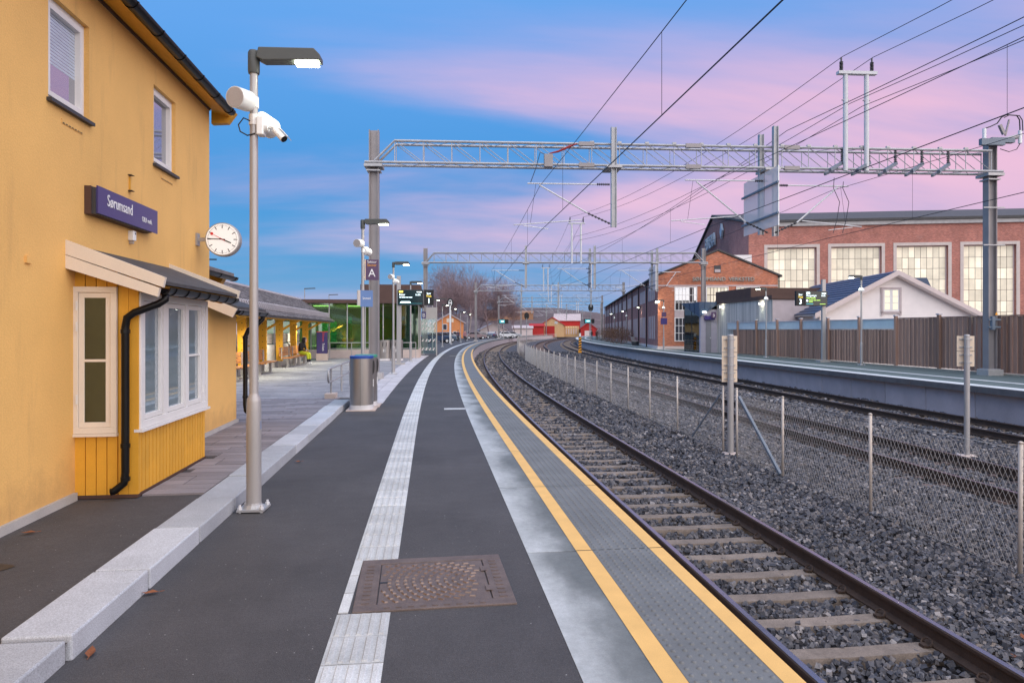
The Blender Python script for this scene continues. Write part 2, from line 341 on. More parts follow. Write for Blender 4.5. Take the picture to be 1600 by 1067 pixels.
# ---------------------------------------------------------------- mesh helpers
ROOT = {}
def v3(p): return Vector(p)
class MB:
    def __init__(s): s.v = []; s.f = []
    def add(s, vs, fs):
        n = len(s.v); s.v += [tuple(p) for p in vs]; s.f += [tuple(i+n for i in f) for f in fs]; return s
    def box(s, x0, x1, y0, y1, z0, z1):
        return s.add([(x0,y0,z0),(x1,y0,z0),(x1,y1,z0),(x0,y1,z0),(x0,y0,z1),(x1,y0,z1),(x1,y1,z1),(x0,y1,z1)],
                     [(0,3,2,1),(4,5,6,7),(0,1,5,4),(1,2,6,5),(2,3,7,6),(3,0,4,7)])
    def bar(s, p0, p1, w, h, up=(0,0,1)):
        p0, p1 = v3(p0), v3(p1); d = (p1-p0).normalized(); u = v3(up)
        if abs(d.dot(u)) > .99: u = Vector((0,1,0))
        a = d.cross(u).normalized(); b = a.cross(d).normalized(); a *= w/2; b *= h/2
        q = [p0-a-b, p0+a-b, p0+a+b, p0-a+b, p1-a-b, p1+a-b, p1+a+b, p1-a+b]
        return s.add(q, [(0,3,2,1),(4,5,6,7),(0,1,5,4),(1,2,6,5),(2,3,7,6),(3,0,4,7)])
    def cyl(s, p0, p1, r0, r1=None, n=10, caps=True):
        r1 = r0 if r1 is None else r1; p0, p1 = v3(p0), v3(p1); d = (p1-p0).normalized()
        u = Vector((0,0,1)) if abs(d.z) < .95 else Vector((1,0,0)); a = d.cross(u).normalized(); b = d.cross(a).normalized()
        A = [math.tau*i/n for i in range(n)]
        vs = [p0+(a*math.cos(t)+b*math.sin(t))*r0 for t in A]+[p1+(a*math.cos(t)+b*math.sin(t))*r1 for t in A]
        fs = [(i, (i+1)%n, n+(i+1)%n, n+i) for i in range(n)]
        if caps: fs += [tuple(range(n))[::-1], tuple(range(n, 2*n))]
        return s.add(vs, fs)
    def tube(s, pts, r, n=6, caps=True):
        pts = [v3(p) for p in pts]; vs = []; m = len(pts); R = r if isinstance(r, (list, tuple)) else [r]*m
        pa = None
        for i, p in enumerate(pts):
            d = (pts[min(i+1, m-1)]-pts[max(i-1, 0)]).normalized()
            if pa is None:
                u = Vector((0,0,1)) if abs(d.z) < .9 else Vector((1,0,0)); a = d.cross(u).normalized()
            else: a = (pa-d*pa.dot(d)).normalized()
            pa = a; b = d.cross(a)
            vs += [p+(a*math.cos(math.tau*k/n)+b*math.sin(math.tau*k/n))*R[i] for k in range(n)]
        fs = [(i*n+k, i*n+(k+1)%n, (i+1)*n+(k+1)%n, (i+1)*n+k) for i in range(m-1) for k in range(n)]
        if caps: fs += [tuple(range(n))[::-1], tuple(range((m-1)*n, m*n))]
        return s.add(vs, fs)
    def prism(s, poly, off):
        """polygon of 3-D points extruded by vector off"""
        n = len(poly); off = v3(off); a = [v3(p) for p in poly]
        return s.add(a+[p+off for p in a], [tuple(range(n))[::-1], tuple(range(n, 2*n))]+[(i, (i+1)%n, n+(i+1)%n, n+i) for i in range(n)])
    def lathe(s, prof, c=(0,0,0), n=16):
        vs = []; c = v3(c)
        for r, z in prof: vs += [(c.x+r*math.cos(math.tau*k/n), c.y+r*math.sin(math.tau*k/n), c.z+z) for k in range(n)]
        m = len(prof); fs = [(i*n+k, i*n+(k+1)%n, (i+1)*n+(k+1)%n, (i+1)*n+k) for i in range(m-1) for k in range(n)]
        fs += [tuple(range(n))[::-1], tuple(range((m-1)*n, m*n))]
        return s.add(vs, fs)
    def quad(s, *p): return s.add(p, [tuple(range(len(p)))])
    def xf(s, mat):
        s.v = [tuple(mat @ v3(p)) for p in s.v]; return s
    def mesh(s, name, mat, smooth=False, uv=False):
        me = bpy.data.meshes.new(name); me.from_pydata(s.v, [], s.f)
        if mat: me.materials.append(MATS[mat])
        if smooth: me.shade_smooth() if smooth is True else me.set_sharp_from_angle(angle=rad(smooth))
        if uv:
            me.update(); L = me.uv_layers.new(name='UVMap')
            for p in me.polygons:
                n = p.normal; t = Vector((-n.y, n.x, 0)); t = t.normalized() if t.length > .01 else Vector((1,0,0)); up = Vector((0,0,1)) if abs(n.z) < .9 else Vector((0,1,0))
                for li in p.loop_indices:
                    co = me.vertices[me.loops[li].vertex_index].co; L.data[li].uv = (co.dot(t), co.dot(up))
        return me
    def build(s, name, mat, parent=None, world=False, smooth=False, uv=False, bevel=0):
        if world and parent is not None:
            r = ROOT[parent.name]; s.xf(r.inverted())
        if smooth is not False and smooth is not True:
            me = s.mesh(name, mat, False, uv); me.shade_smooth(); me.set_sharp_from_angle(angle=rad(smooth))
        else: me = s.mesh(name, mat, smooth, uv)
        return link(name, me, parent, bevel=bevel)
def link(name, me, parent=None, loc=None, rot=None, bevel=0):
    o = bpy.data.objects.new(name, me); C.objects.link(o)
    if parent is not None:
        o.parent = parent; ROOT[o.name] = ROOT[parent.name]
    if loc is not None: o.location = loc
    if rot is not None: o.rotation_euler = rot
    if bevel:
        b = o.modifiers.new('bevel', 'BEVEL'); b.width = bevel; b.segments = 2; b.limit_method = 'ANGLE'
    if parent is None: ROOT[o.name] = Matrix.Identity(4) if loc is None else Matrix.Translation(loc)
    return o
def thing(name, label, cat, loc=(0,0,0), rz=0, group=None, kind=None):
    o = bpy.data.objects.new(name, None); C.objects.link(o); o.empty_display_size = .2
    o.location = loc; o.rotation_euler = (0, 0, rz); ROOT[o.name] = Matrix.Translation(loc) @ Matrix.Rotation(rz, 4, 'Z')
    return tag(o, label, cat, group, kind)
def tag(o, label=None, cat=None, group=None, kind=None):
    if label: o['label'] = label
    if cat: o['category'] = cat
    if group: o['group'] = group
    if kind: o['kind'] = kind
    return o
def stuff(o): o['kind'] = 'stuff'; return o
def struct(o, label=None): o['kind'] = 'structure'; return tag(o, label)
def copy_tree(o, parent=None, loc=None, rz=None, label=None):
    c = o.copy(); C.objects.link(c); c.parent = parent
    if loc is not None: c.location = loc
    if rz is not None: c.rotation_euler = (0, 0, rz)
    if label: c['label'] = label
    if parent is None: ROOT[c.name] = Matrix.Translation(c.location) @ Matrix.Rotation(c.rotation_euler[2], 4, 'Z')
    else: ROOT[c.name] = ROOT[parent.name]
    for ch in [q for q in list(bpy.data.objects) if q.parent == o]: copy_tree(ch, c)
    return c
_tx = {}
def text_mesh(txt, size, mat, extrude=.002, align='LEFT', sx=1.):
    """lettering in the local XZ plane, facing -Y"""
    cu = bpy.data.curves.new('lettering', 'FONT'); cu.body = txt; cu.size = size; cu.extrude = extrude; cu.align_x = align; cu.resolution_u = 3
    o = bpy.data.objects.new('lettering', cu); C.objects.link(o)
    dg = bpy.context.evaluated_depsgraph_get(); me = bpy.data.meshes.new_from_object(o.evaluated_get(dg))
    bpy.data.objects.remove(o); bpy.data.curves.remove(cu)
    me.transform(Matrix.Rotation(rad(90), 4, 'X') @ Matrix.Scale(sx, 4, (1,0,0)))
    me.materials.clear(); me.materials.append(MATS[mat]); return me
def text(txt, size, mat, parent, loc, rz=0, align='LEFT', sx=1., name='lettering', extrude=.002):
    return link(name, text_mesh(txt, size, mat, extrude, align, sx), parent, loc, (0, 0, rz))
# ---------------------------------------------------------------- the line's alignment
S0, RC, XE = 11., 630., 1.83
def P(s, o=0., z=0.):
    """s metres along platform edge, o metres to its right"""
    if s <= S0: return Vector((XE+o, s, z))
    t = (s-S0)/RC; return Vector((XE+RC-(RC-o)*math.cos(t), S0+(RC-o)*math.sin(t), z))
def HD(s): return 0 if s <= S0 else -(s-S0)/RC      # rotation about Z
def uv_offset(o):
    me = o.data; U = me.uv_layers.new(name='UVMap')
    for l in me.loops:
        p = me.vertices[l.vertex_index].co; q = p.x-XE if p.y <= S0 else RC-math.hypot(p.x-XE-RC, p.y-S0); U.data[l.index].uv = (q, p.y)
    return o
def svals(s0, s1, ds):
    n = max(1, int(round((s1-s0)/ds))); return [s0+(s1-s0)*i/n for i in range(n+1)]
def sweep(mb, prof, s0, s1, ds=1.5, closed=True, caps=True):
    """profile of (offset,z) swept along the line"""
    sv = svals(s0, s1, ds); n = len(prof); vs = []
    for s in sv: vs += [P(s, o, z) for o, z in prof]
    k = n if closed else n-1
    fs = [(i*n+j, (i+1)*n+j, (i+1)*n+(j+1)%n, i*n+(j+1)%n) for i in range(len(sv)-1) for j in range(k)]
    if closed and caps: fs += [tuple(range(n)), tuple(range((len(sv)-1)*n, len(sv)*n))[::-1]]
    return mb.add(vs, fs)
F_ = (math.sin(YAW), math.cos(YAW)); R_ = (math.cos(YAW), -math.sin(YAW))
def cz(L, D, z=0.):
    """survey helper: L metres right of the view axis, D metres out, height z -> world"""
    return Vector((D*F_[0]+L*R_[0], D*F_[1]+L*R_[1], z))
# ================================================================ setting
def ground():
    # terrain: one sheet out to the horizon, rising into a low wooded hill beyond the station
    xs = [-3000, -1500, -700, -350, -200, -120, -60, -20, 0, 30, 60, 90, 120, 150, 180, 210, 250, 300, 380, 500, 800, 1500, 3000]
    ys = [-600, -100, 0, 60, 120, 180, 240, 300, 340, 380, 420, 460, 500, 560, 640, 760, 1000, 1600, 3200, 5000]
    mb = MB(); z = lambda x, y: -1.32+15*math.exp(-((x-45)/75)**2-((y-490)/90)**2)+11*math.exp(-((x-120)/70)**2-((y-500)/90)**2)+9*math.exp(-((x+150)/200)**2-((y-620)/90)**2)
    vs = [(x, y, z(x, y)) for y in ys for x in xs]; n = len(xs)
    mb.add(vs, [(j*n+i, j*n+i+1, (j+1)*n+i+1, (j+1)*n+i) for j in range(len(ys)-1) for i in range(n-1)])
    struct(mb.build('ground', 'hill', smooth=True), 'wide terrain rising into a low dark hill beyond the station')
    mb = MB(); sweep(mb, [(-.3, -1.06), (6, -1.02), (20, -1.06)], -4, 330, 3, closed=False)
    struct(mb.build('ballast_bed', 'ballast_bed'), 'grey gravel bed under the railway tracks')
ground()
def fz(s): # forecourt height
    t = min(1, max(0, (s-13.5)/7)); t = t*t*(3-2*t); return .10*(1-t)+.002*t
def forecourt():
    mb = MB(); sv = svals(-12, 12.5, 3.5)+svals(13.5, 21, .75)+svals(24, 330, 9); os_ = [-160, -80, -40, -20, -12, -8, -3.72]
    vs = []
    for s in sv:
        for o in os_: p = P(s, o); vs.append((p.x, p.y, fz(s)-.006))
    n = len(os_); mb.add(vs, [(i*n+j, i*n+j+1, (i+1)*n+j+1, (i+1)*n+j) for i in range(len(sv)-1) for j in range(n-1)])
    fc = struct(mb.build('forecourt', 'asphalt'), 'dark asphalt forecourt beside the yellow station building')
    # slab paving: single slabs near, one field further off
    sm = {}
    def slab(w):
        if w not in sm: sm[w] = MB().box(-w/2+.007, w/2-.007, -.099, .099, -.05, .012).mesh('paving_slab', 'paver')
        return sm[w]
    y = 7.12; k = 0; cnt = 0
    while y < 17.4:
        x1 = -2.235; xl = -2.84 if y < 9.15 else (-3.40 if y < 12.55 else -7.4)
        first = True
        while x1 > xl+.12:
            w = random.choice((.7, .85, 1.0)) if not first else random.choice((.35, .5, .7, .85)); first = False
            w = min(w, x1-xl); w = round(w, 2)
            slope = (fz(y+.1)-fz(y-.1))/.2
            if cnt < 290: link('paving_slab', slab(w), fc, (x1-w/2, y+.105, fz(y+.1)+random.uniform(-.0015, .0015)), (math.atan(slope), 0, 0)); cnt += 1
            x1 -= w
        y += .21; k += 1
    mb = MB()
    while y < 47:
        e = P(y, -3.72).x; x1 = e; xl = -9.5
        first = True
        while x1 > xl:
            w = random.choice((.7, .85, 1.)) if not first else random.choice((.35, .5, .7)); first = False
            zt = fz(y+.1)+.010; mb.box(x1-w+.006, x1-.006, y+.006, y+.204, zt-.03, zt); x1 -= w
        y += .21
    stuff(mb.build('paving_field', 'paver_far', fc))
    # light paving strip along the platform
    mb = MB(); s = 16.35
    while s < 47:
        for o0 in (-3.71, -3.34):
            a, b, c, d = P(s+.006, o0), P(s+.006, o0+.36), P(s+.364, o0+.36), P(s+.364, o0)
            mb.prism([(a.x, a.y, -.02), (b.x, b.y, -.02), (c.x, c.y, -.02), (d.x, d.y, -.02)], (0, 0, .031))
        s += .37
    stuff(mb.build('light_paving', 'paver_light', fc))
    # granite kerb, one block after another
    me = MB().box(-.175, .175, .011, .994, -.14, .13).mesh('kerb_stone', 'granite')
    me2 = MB().box(-.175, .175, .006, 1.344, -.14, .13).mesh('kerb_stone', 'granite')
    for i in range(-3, 12):
        yy = 3.82+i*1.005
        j = (0, -.022)[i < 0]
        link('kerb_stone', me if i < 11 else me2, fc, (-2.045+j+random.uniform(-.004, .004), yy, random.uniform(-.006, .006)-(.012 if i < 0 else 0)-max(0, i-9)*.002), (0, 0, random.uniform(-.004, .004)), bevel=.011)
    st = [(-3.05+.17*math.cos(a)*(1+.25*math.sin(3*a)), 5.05+.16*math.sin(a)*(1+.2*math.cos(2*a+1)), .0985) for a in [math.tau*i/18 for i in range(18)]]
    MB().quad(*st).build('damp_patch', 'stain', fc)
    return fc
FC = forecourt()
def platform1():
    mb = MB(); sweep(mb, [(-3.73, -1.3), (-3.73, 0), (-1.085, 0), (-1.085, -1.3)], -8, 240, 2.5)
    pf = struct(mb.build('platform', 'asphalt'), 'asphalt platform with pale guidance strip and yellow lines along its edge')
    s = -3.55
    while s < 240:
        if s < 42:
            mb = MB(); sweep(mb, [(-1.085, -.16), (-1.085, .003), (-.006, .003), (0, -.003), (0, -.16)], s+.006, s+2.194, .73); uv_offset(mb.build('edge_slab', 'edge_slab', pf)); s += 2.2
        else:
            mb = MB(); sweep(mb, [(-1.085, -.16), (-1.085, .003), (-.006, .003), (0, -.003), (0, -.16)], s, 240, 2.5); uv_offset(mb.build('edge_slab', 'edge_slab', pf)); break
    for o0, o1 in ((-.70, -.575), (-.112, -.003)):
        s = -3.55
        while s < 42: mb = MB(); sweep(mb, [(o0, .0068), (o1, .0068)], s+.007, s+2.193, .73, closed=False); mb.build('yellow_line', 'yellow_line', pf); s += 2.2
        mb = MB(); sweep(mb, [(o0, .0068), (o1, .0068)], s, 62, 1., closed=False); mb.build('yellow_line', 'yellow_line', pf)
    mb = MB(); sweep(mb, [(-.70, .0068), (-.60, .0068)], 62, 240, 2, closed=False); mb.build('yellow_line', 'yellow_line', pf)
    # tactile field with domes
    s = -3.55
    while s < 42: mb = MB(); sweep(mb, [(-.572, .0064), (-.115, .0064)], s+.007, s+2.193, .73, closed=False); tf = mb.build('tactile_field', 'slab_tactile', pf); s += 2.2
    mb = MB(); sweep(mb, [(-.572, .0064), (-.115, .0064)], s, 60, 1., closed=False); mb.build('tactile_field', 'slab_tactile', pf)
    prof = [(.0155, .0), (.011, .0065), (.0, .0078)]
    vs = []; fs = []; n = 7
    for i in range(340):
        s = 2.3+i*.0655
        for j in range(7):
            c = P(s, -.535+j*.0655); b = len(vs)
            for r, z in prof[:2]:
                for k in range(n): vs.append((c.x+r*math.cos(math.tau*k/n), c.y+r*math.sin(math.tau*k/n), .0064+z))
            vs.append((c.x, c.y, .0064+.0078))
            for k in range(n):
                k2 = (k+1) % n; fs.append((b+k, b+k2, b+n+k2, b+n+k)); fs.append((b+n+k, b+n+k2, b+2*n))
    d = MB(); d.v = vs; d.f = fs; stuff(d.build('dome', 'slab_tactile', tf, smooth=True))
    mb = MB(); sweep(mb, [(.0, -1.3), (-.02, -.165), (-.35, -.165), (-.35, -1.3)], -8, 240, 2.5); mb.build('platform_wall', 'concrete_wall', pf)
    # ribbed guidance slabs
    g = MB(); g.box(-.16, .16, .003, .317, -.03, .0035)
    for k in range(5):
        x = -.124+k*.062; g.add([(x-.017, .012, .0035), (x+.017, .012, .0035), (x+.017, .308, .0035), (x-.017, .308, .0035), (x-.011, .02, .0115), (x+.011, .02, .0115), (x+.011, .30, .0115), (x-.011, .30, .0115)], [(4,5,6,7),(0,1,5,4),(1,2,6,5),(2,3,7,6),(3,0,4,7)])
    gm = g.mesh('guidance_slab', 'tactile'); s = -.55; k = 0
    while s < 70:
        if 4.0 < s < 4.4: s = 5.215
        if True:
            if s < 32: link('guidance_slab', gm, pf, P(s, -2.235, random.uniform(-.001, .001)), (0, 0, HD(s)))
        s += .32
    for a in (4.262, 4.582, 4.902): link('guidance_slab', MB().box(-.03, .03, .002, .31, -.03, .0075).mesh('guidance_slab', 'tactile'), pf, P(a, -2.362, 0))
    mb = MB(); sweep(mb, [(-2.395, .006), (-2.075, .006)], 32, 200, 1.5, closed=False); mb.build('guidance_strip', 'tactile', pf)
    # cross lines where guidance meets edge
    for sc, o0, o1 in ((14.9, -1.55, -1.09), (46, -1.55, -1.09)):
        mb = MB(); sweep(mb, [(o0, .006), (o1, .006)], sc, sc+.3, .3, closed=False); mb.build('guidance_mark', 'tactile', pf)
platform1()
def manhole():
    t = thing('manhole_cover', 'rusty brown rectangular cast iron cover set across the guidance strip', 'manhole cover', (.02, 4.74, 0), rad(1.5))
    fr = MB(); w, h, i1 = .51, .475, .115
    fr.box(-w, w, -h, -h+.10, -.02, .012).box(-w, w, h-.10, h, -.02, .012).box(-w, -w+.14, -h+.10, h-.10, -.02, .012).box(w-.14, w, -h+.10, h-.10, -.02, .012)
    f = fr.build('frame', 'manhole', t, bevel=.004)
    st = MB()
    for k in range(11): st.box(-w+.045, -w+.095, -.36+k*.068, -.33+k*.068, .012, .0165); st.box(w-.095, w-.045, -.36+k*.068, -.33+k*.068, .012, .0165)
    for k in range(9): st.box(-.32+k*.075, -.285+k*.075, -h+.03, -h+.05, .012, .0165)
    stuff(st.build('rim_stud', 'manhole', f))
    ld = MB().box(-.362, .362, -.368, .368, -.02, .008).build('lid', 'manhole', t)
    bm = MB()
    for i in range(1, 19):
        r = .052*i; nj = max(3, int(2.6*r/.058))
        for j in range(nj+1):
            a = rad(-80)+rad(160)*(j+(.5 if i % 2 else 0))/nj; x, y = .30-r*math.cos(a)*1.05, r*math.sin(a)
            if -.345 < x < .31 and abs(y) < .35:
                c, s_ = math.sin(a), math.cos(a); l, q = .0215, .013
                bm.add([(x+c*l-s_*q, y+s_*l+c*q, .008), (x-c*l-s_*q, y-s_*l+c*q, .008), (x-c*l+s_*q, y-s_*l-c*q, .008), (x+c*l+s_*q, y+s_*l-c*q, .008)]+[(x+u*c*l*.75-w_*s_*q*.6, y+u*s_*l*.75+w_*c*q*.6, .0155) for u, w_ in ((1, 1), (-1, 1), (-1, -1), (1, -1))], [(4, 5, 6, 7), (0, 1, 5, 4), (1, 2, 6, 5), (2, 3, 7, 6), (3, 0, 4, 7)])
    stuff(bm.build('lid_relief', 'manhole_worn', ld))
    MB().box(-.365, -.30, -.012, .012, .008, .0095).build('key_slot', 'black', ld)
    for y in (-.2, .17):
        MB().box(.34, .385, y-.045, y+.045, .0125, .016).build('hinge', 'manhole', ld)
manhole()
def rail_prof(c):
    z = -.76
    return [(c-.075, z-.17), (c-.075, z-.155), (c-.012, z-.135), (c-.010, z-.05), (c-.036, z-.035), (c-.036, z-.008), (c-.026, z), (c+.026, z), (c+.036, z-.008), (c+.036, z-.035), (c+.010, z-.05), (c+.012, z-.135), (c+.075, z-.155), (c+.075, z-.17)]
def track(name_label, oc, s0, send, near_s, mat, clips=0, dz=0):
    t = thing('railway_track', name_label, 'track', (0, 0, 0), 0, 'railway tracks side by side')
    for q in (-.753, .753):
        mb = MB(); sweep(mb, rail_prof(oc+q), s0, send, 1.5); r = mb.build('rail', 'rust', t, smooth=40)
        mb = MB(); sweep(mb, [(oc+q-.026, -.7575), (oc+q+.026, -.7575)], s0, send, 1.5, closed=False); mb.build('running_surface', 'rail_top', r)
    sp = MB(); x = [-1.3, -.95, -.55, 0, .55, .95, 1.3]; zz = [-.01, 0, 0, -.008, 0, 0, -.01]
    for i in range(6):
        sp.add([(x[i], -.125, -.2), (x[i+1], -.125, -.2), (x[i+1], .125, -.2), (x[i], .125, -.2), (x[i], -.088, zz[i]), (x[i+1], -.088, zz[i+1]), (x[i+1], .088, zz[i+1]), (x[i], .088, zz[i])], [(4,5,6,7),(0,1,5,4),(2,3,7,6)]+([(3,0,4,7)] if i == 0 else [])+([(1,2,6,5)] if i == 5 else []))
    me = sp.mesh('sleeper', mat); s = s0+.3; far = MB(); k = 0
    cl = MB()
    cl.tube([(.03*math.cos(a)*.9, .055*math.sin(a), .03+.028*math.cos(a*1.0)) for a in [math.pi*2*i/10 for i in range(11)]], .009, 5)
    cl.box(-.05, .03, -.03, .03, -.005, .018); cm = cl.mesh('rail_clip', 'rust')
    while s < send-1:
        if s < near_s: link('sleeper', me, t, P(s, oc, -.935+dz+random.uniform(-.004, .004)), (0, 0, HD(s)+random.uniform(-.003, .003)))
        else:
            R = Matrix.Translation(P(s, oc, -.935+dz)) @ Matrix.Rotation(HD(s), 4, 'Z'); far.add([R @ v3(p) for p in sp.v], sp.f)
        if k < clips:
            for q in (-.753+.105, .753-.105): link('rail_clip', cm, t, P(s, oc+q, -.925), (0, 0, HD(s)))
        s += .6; k += 1
    if far.v: stuff(far.build('far_sleepers', mat, t))
    return t
track('railway track beside the yellow-lined platform, its pale sleepers clear of the gravel', 1.67, -1., 190, 70, 'sleeper', clips=34)
track('middle railway track behind the chain link fence, its brown sleepers half buried', 7.85, 3., 230, 42, 'sleeper_old', dz=-.06)
track('railway track along the foot of the far concrete platform wall', 12.72, 6., 260, 60, 'sleeper', dz=-.02)
def stones():
    base = np.array([[-1,-1,-1],[1,-1,-1],[1,1,-1],[-1,1,-1],[-1,-1,1],[1,-1,1],[1,1,1],[-1,1,1]], float)
    fc = np.array([[0,3,2,1],[4,5,6,7],[0,1,5,4],[1,2,6,5],[2,3,7,6],[3,0,4,7]])
    pts = []
    for s0, s1, dens, rr in ((2.8, 7, 620, .027), (7, 11, 430, .031), (11, 16, 230, .038), (16, 24, 110, .05), (24, 40, 46, .066), (40, 58, 22, .075), (58, 85, 8, .085)):
        n = int((s1-s0)*14.6*dens); s = np.random.uniform(s0, s1, n); o = np.random.uniform(.05, 14.6, n)
        x = XE+o; keep = x < .93*s+1.6
        for c in (1.67, 7.85, 12.72):
            for q in (-.753, .753): keep &= np.abs(o-c-q) > .085
            ph = {1.67: -.7, 7.85: 3.3, 12.72: 6.3}[c]
            on = (np.abs(o-c) < (.90 if c < 3 else 1.15)) & (np.abs(((s-ph+.3) % .6)-.3) < .115)
            keep &= ~(on & (np.random.rand(n) > (.03 if c < 3 else (.45 if c < 9 else .12))))
        s, o = s[keep], o[keep]
        # a gentle heap between the tracks, lower cribs
        h = -1.0+.045*np.exp(-((o-4.4)/.9)**2)+.03*np.exp(-((o-10.3)/.9)**2)+.02*np.sin(s*2.1+o*3.7)*np.sin(o*2.9-s)
        h += np.where(np.abs(o-1.67) < .72, .022, 0); h += np.where((o > 2.55) & (o < 3.2), .045, 0)
        r = rr*np.random.uniform(.6, 1.35, len(s)); pts.append(np.stack([s, o, h, r], 1))
    A = np.concatenate(pts); n = len(A)
    th = np.maximum(0, (A[:,0]-S0)/RC); X = np.where(A[:,0] <= S0, XE+A[:,1], XE+RC-(RC-A[:,1])*np.cos(th)); Y = np.where(A[:,0] <= S0, A[:,0], S0+(RC-A[:,1])*np.sin(th))
    q = np.random.normal(size=(n, 4)); q /= np.linalg.norm(q, axis=1)[:, None]; w, a, b, c = q.T
    R = np.stack([np.stack([1-2*(b*b+c*c), 2*(a*b-c*w), 2*(a*c+b*w)], 1), np.stack([2*(a*b+c*w), 1-2*(a*a+c*c), 2*(b*c-a*w)], 1), np.stack([2*(a*c-b*w), 2*(b*c+a*w), 1-2*(a*a+b*b)], 1)], 1)
    B = base[None]*np.random.uniform(.45, .95, (n, 8, 3)); B *= np.random.uniform(.65, 1.1, (n, 1, 3))
    V = np.einsum('nij,nkj->nki', R, B)*A[:, 3][:, None, None]
    V += np.stack([X, Y, A[:, 2]+.2*A[:, 3]+np.random.uniform(0, .02, n)], 1)[:, None, :]
    Fa = (fc[None]+(np.arange(n)*8)[:, None, None]).reshape(-1, 4)
    me = bpy.data.meshes.new('gravel'); me.vertices.add(n*8); me.vertices.foreach_set('co', V.reshape(-1).astype(np.float32))
    me.loops.add(len(Fa)*4); me.loops.foreach_set('vertex_index', Fa.reshape(-1).astype(np.int32)); me.polygons.add(len(Fa)); me.polygons.foreach_set('loop_start', np.arange(len(Fa), dtype=np.int32)*4)
    me.update(calc_edges=True); me.shade_flat(); me.materials.append(MATS['stone'])
    o = bpy.data.objects.new('gravel', me); C.objects.link(o); tag(o, 'loose grey ballast stones lying around the railway tracks', 'gravel', kind='stuff'); ROOT['gravel'] = Matrix.Identity(4)
    print('stones', n)
stones()
def chain_fence():
    OC = 4.56
    t = thing('chain_link_fence', 'chain link fence on thin steel posts between the near and middle tracks', 'fence', P(6.75, OC, -1.0))
    ss = [1.7, 4.2, 6.75, 9.3, 11.82, 13.72, 14.42]+[17.3+2.38*i for i in range(24)]
    po = MB().cyl((0, 0, -.15), (0, 0, 1.5), .024, n=8).lathe([(.028, 1.5), (.026, 1.515), (.01, 1.525)], n=8).mesh('fence_post', 'fence_post', True)
    L0 = P(6.75, OC, -1.0)
    for s in ss: link('fence_post', po, t, P(s, OC, -1.0+random.uniform(-.02, .01))-L0, (random.uniform(-.008, .008), random.uniform(-.008, .008), 0))
    # one panel of woven wire, local x 0..1 scaled to the span
    W_, Hh = 2.4, 1.36; d = .072; mb = MB(); nx = int(W_/d); nz = int(Hh/d)
    def seg(p, q, r):
        a = Vector((q[0]-p[0], 0, q[1]-p[1])).normalized(); b = Vector((-a.z, 0, a.x))*r; y = Vector((0, r, 0)); p = Vector((p[0], 0, p[1])); q = Vector((q[0], 0, q[1]))
        mb.add([p+b, p-b*.5+y, p-b*.5-y, q+b, q-b*.5+y, q-b*.5-y], [(0,1,4,3),(1,2,5,4),(2,0,3,5)])
    for i in range(nx):
        for k in range(nz):
            x = i*d+(d/2 if k % 2 else 0); seg((x, k*d), (x+(-d/2 if k % 2 else d/2), k*d+d), .0020)
            seg((x+d, k*d) if k % 2 == 0 else (x, k*d), (x+d/2, k*d+d), .0020)
    for z in (.01, Hh*.5, Hh): seg((0, z), (W_, z), .0022)
    pm = mb.mesh('wire_mesh', 'fence_wire')
    for a, b in zip(ss, ss[1:]):
        if a > 60: break
        p, q = P(a, OC), P(b, OC); w = (q-p).length
        if w < 1: continue
        o = link('wire_mesh', pm, t, Vector((p.x, p.y, -.93))-L0, (0, 0, math.atan2(q.y-p.y, q.x-p.x))); o.scale = (w/W_, 1, 1)
    MB().bar(P(13.62, OC, .34), P(11.9, OC, -.92), .05, .05).build('brace', 'steel_blue', t, world=True)
    MB().bar(P(14.52, OC, .34), P(16.3, OC, -.92), .03, .03).build('brace', 'steel_blue', t, world=True)
    f = thing('chain_link_fence', 'distant taller mesh fence curving along between the far tracks', 'fence', P(74, OC, -1))
    for i in range(60):
        s = 74+i*2.4; MB().cyl(P(s, OC, -1), P(s, OC, .75), .03, n=5).build('fence_post', 'fence_post', f, world=True)
    mb = MB()
    for z in [-.8+.14*i for i in range(11)]:
        sweep(mb, [(OC-.008, z), (OC+.008, z), (OC, z+.016)], 74, 216, 2.4)
    stuff(mb.build('wire_mesh', 'fence_wire', f, world=True))
chain_fence()
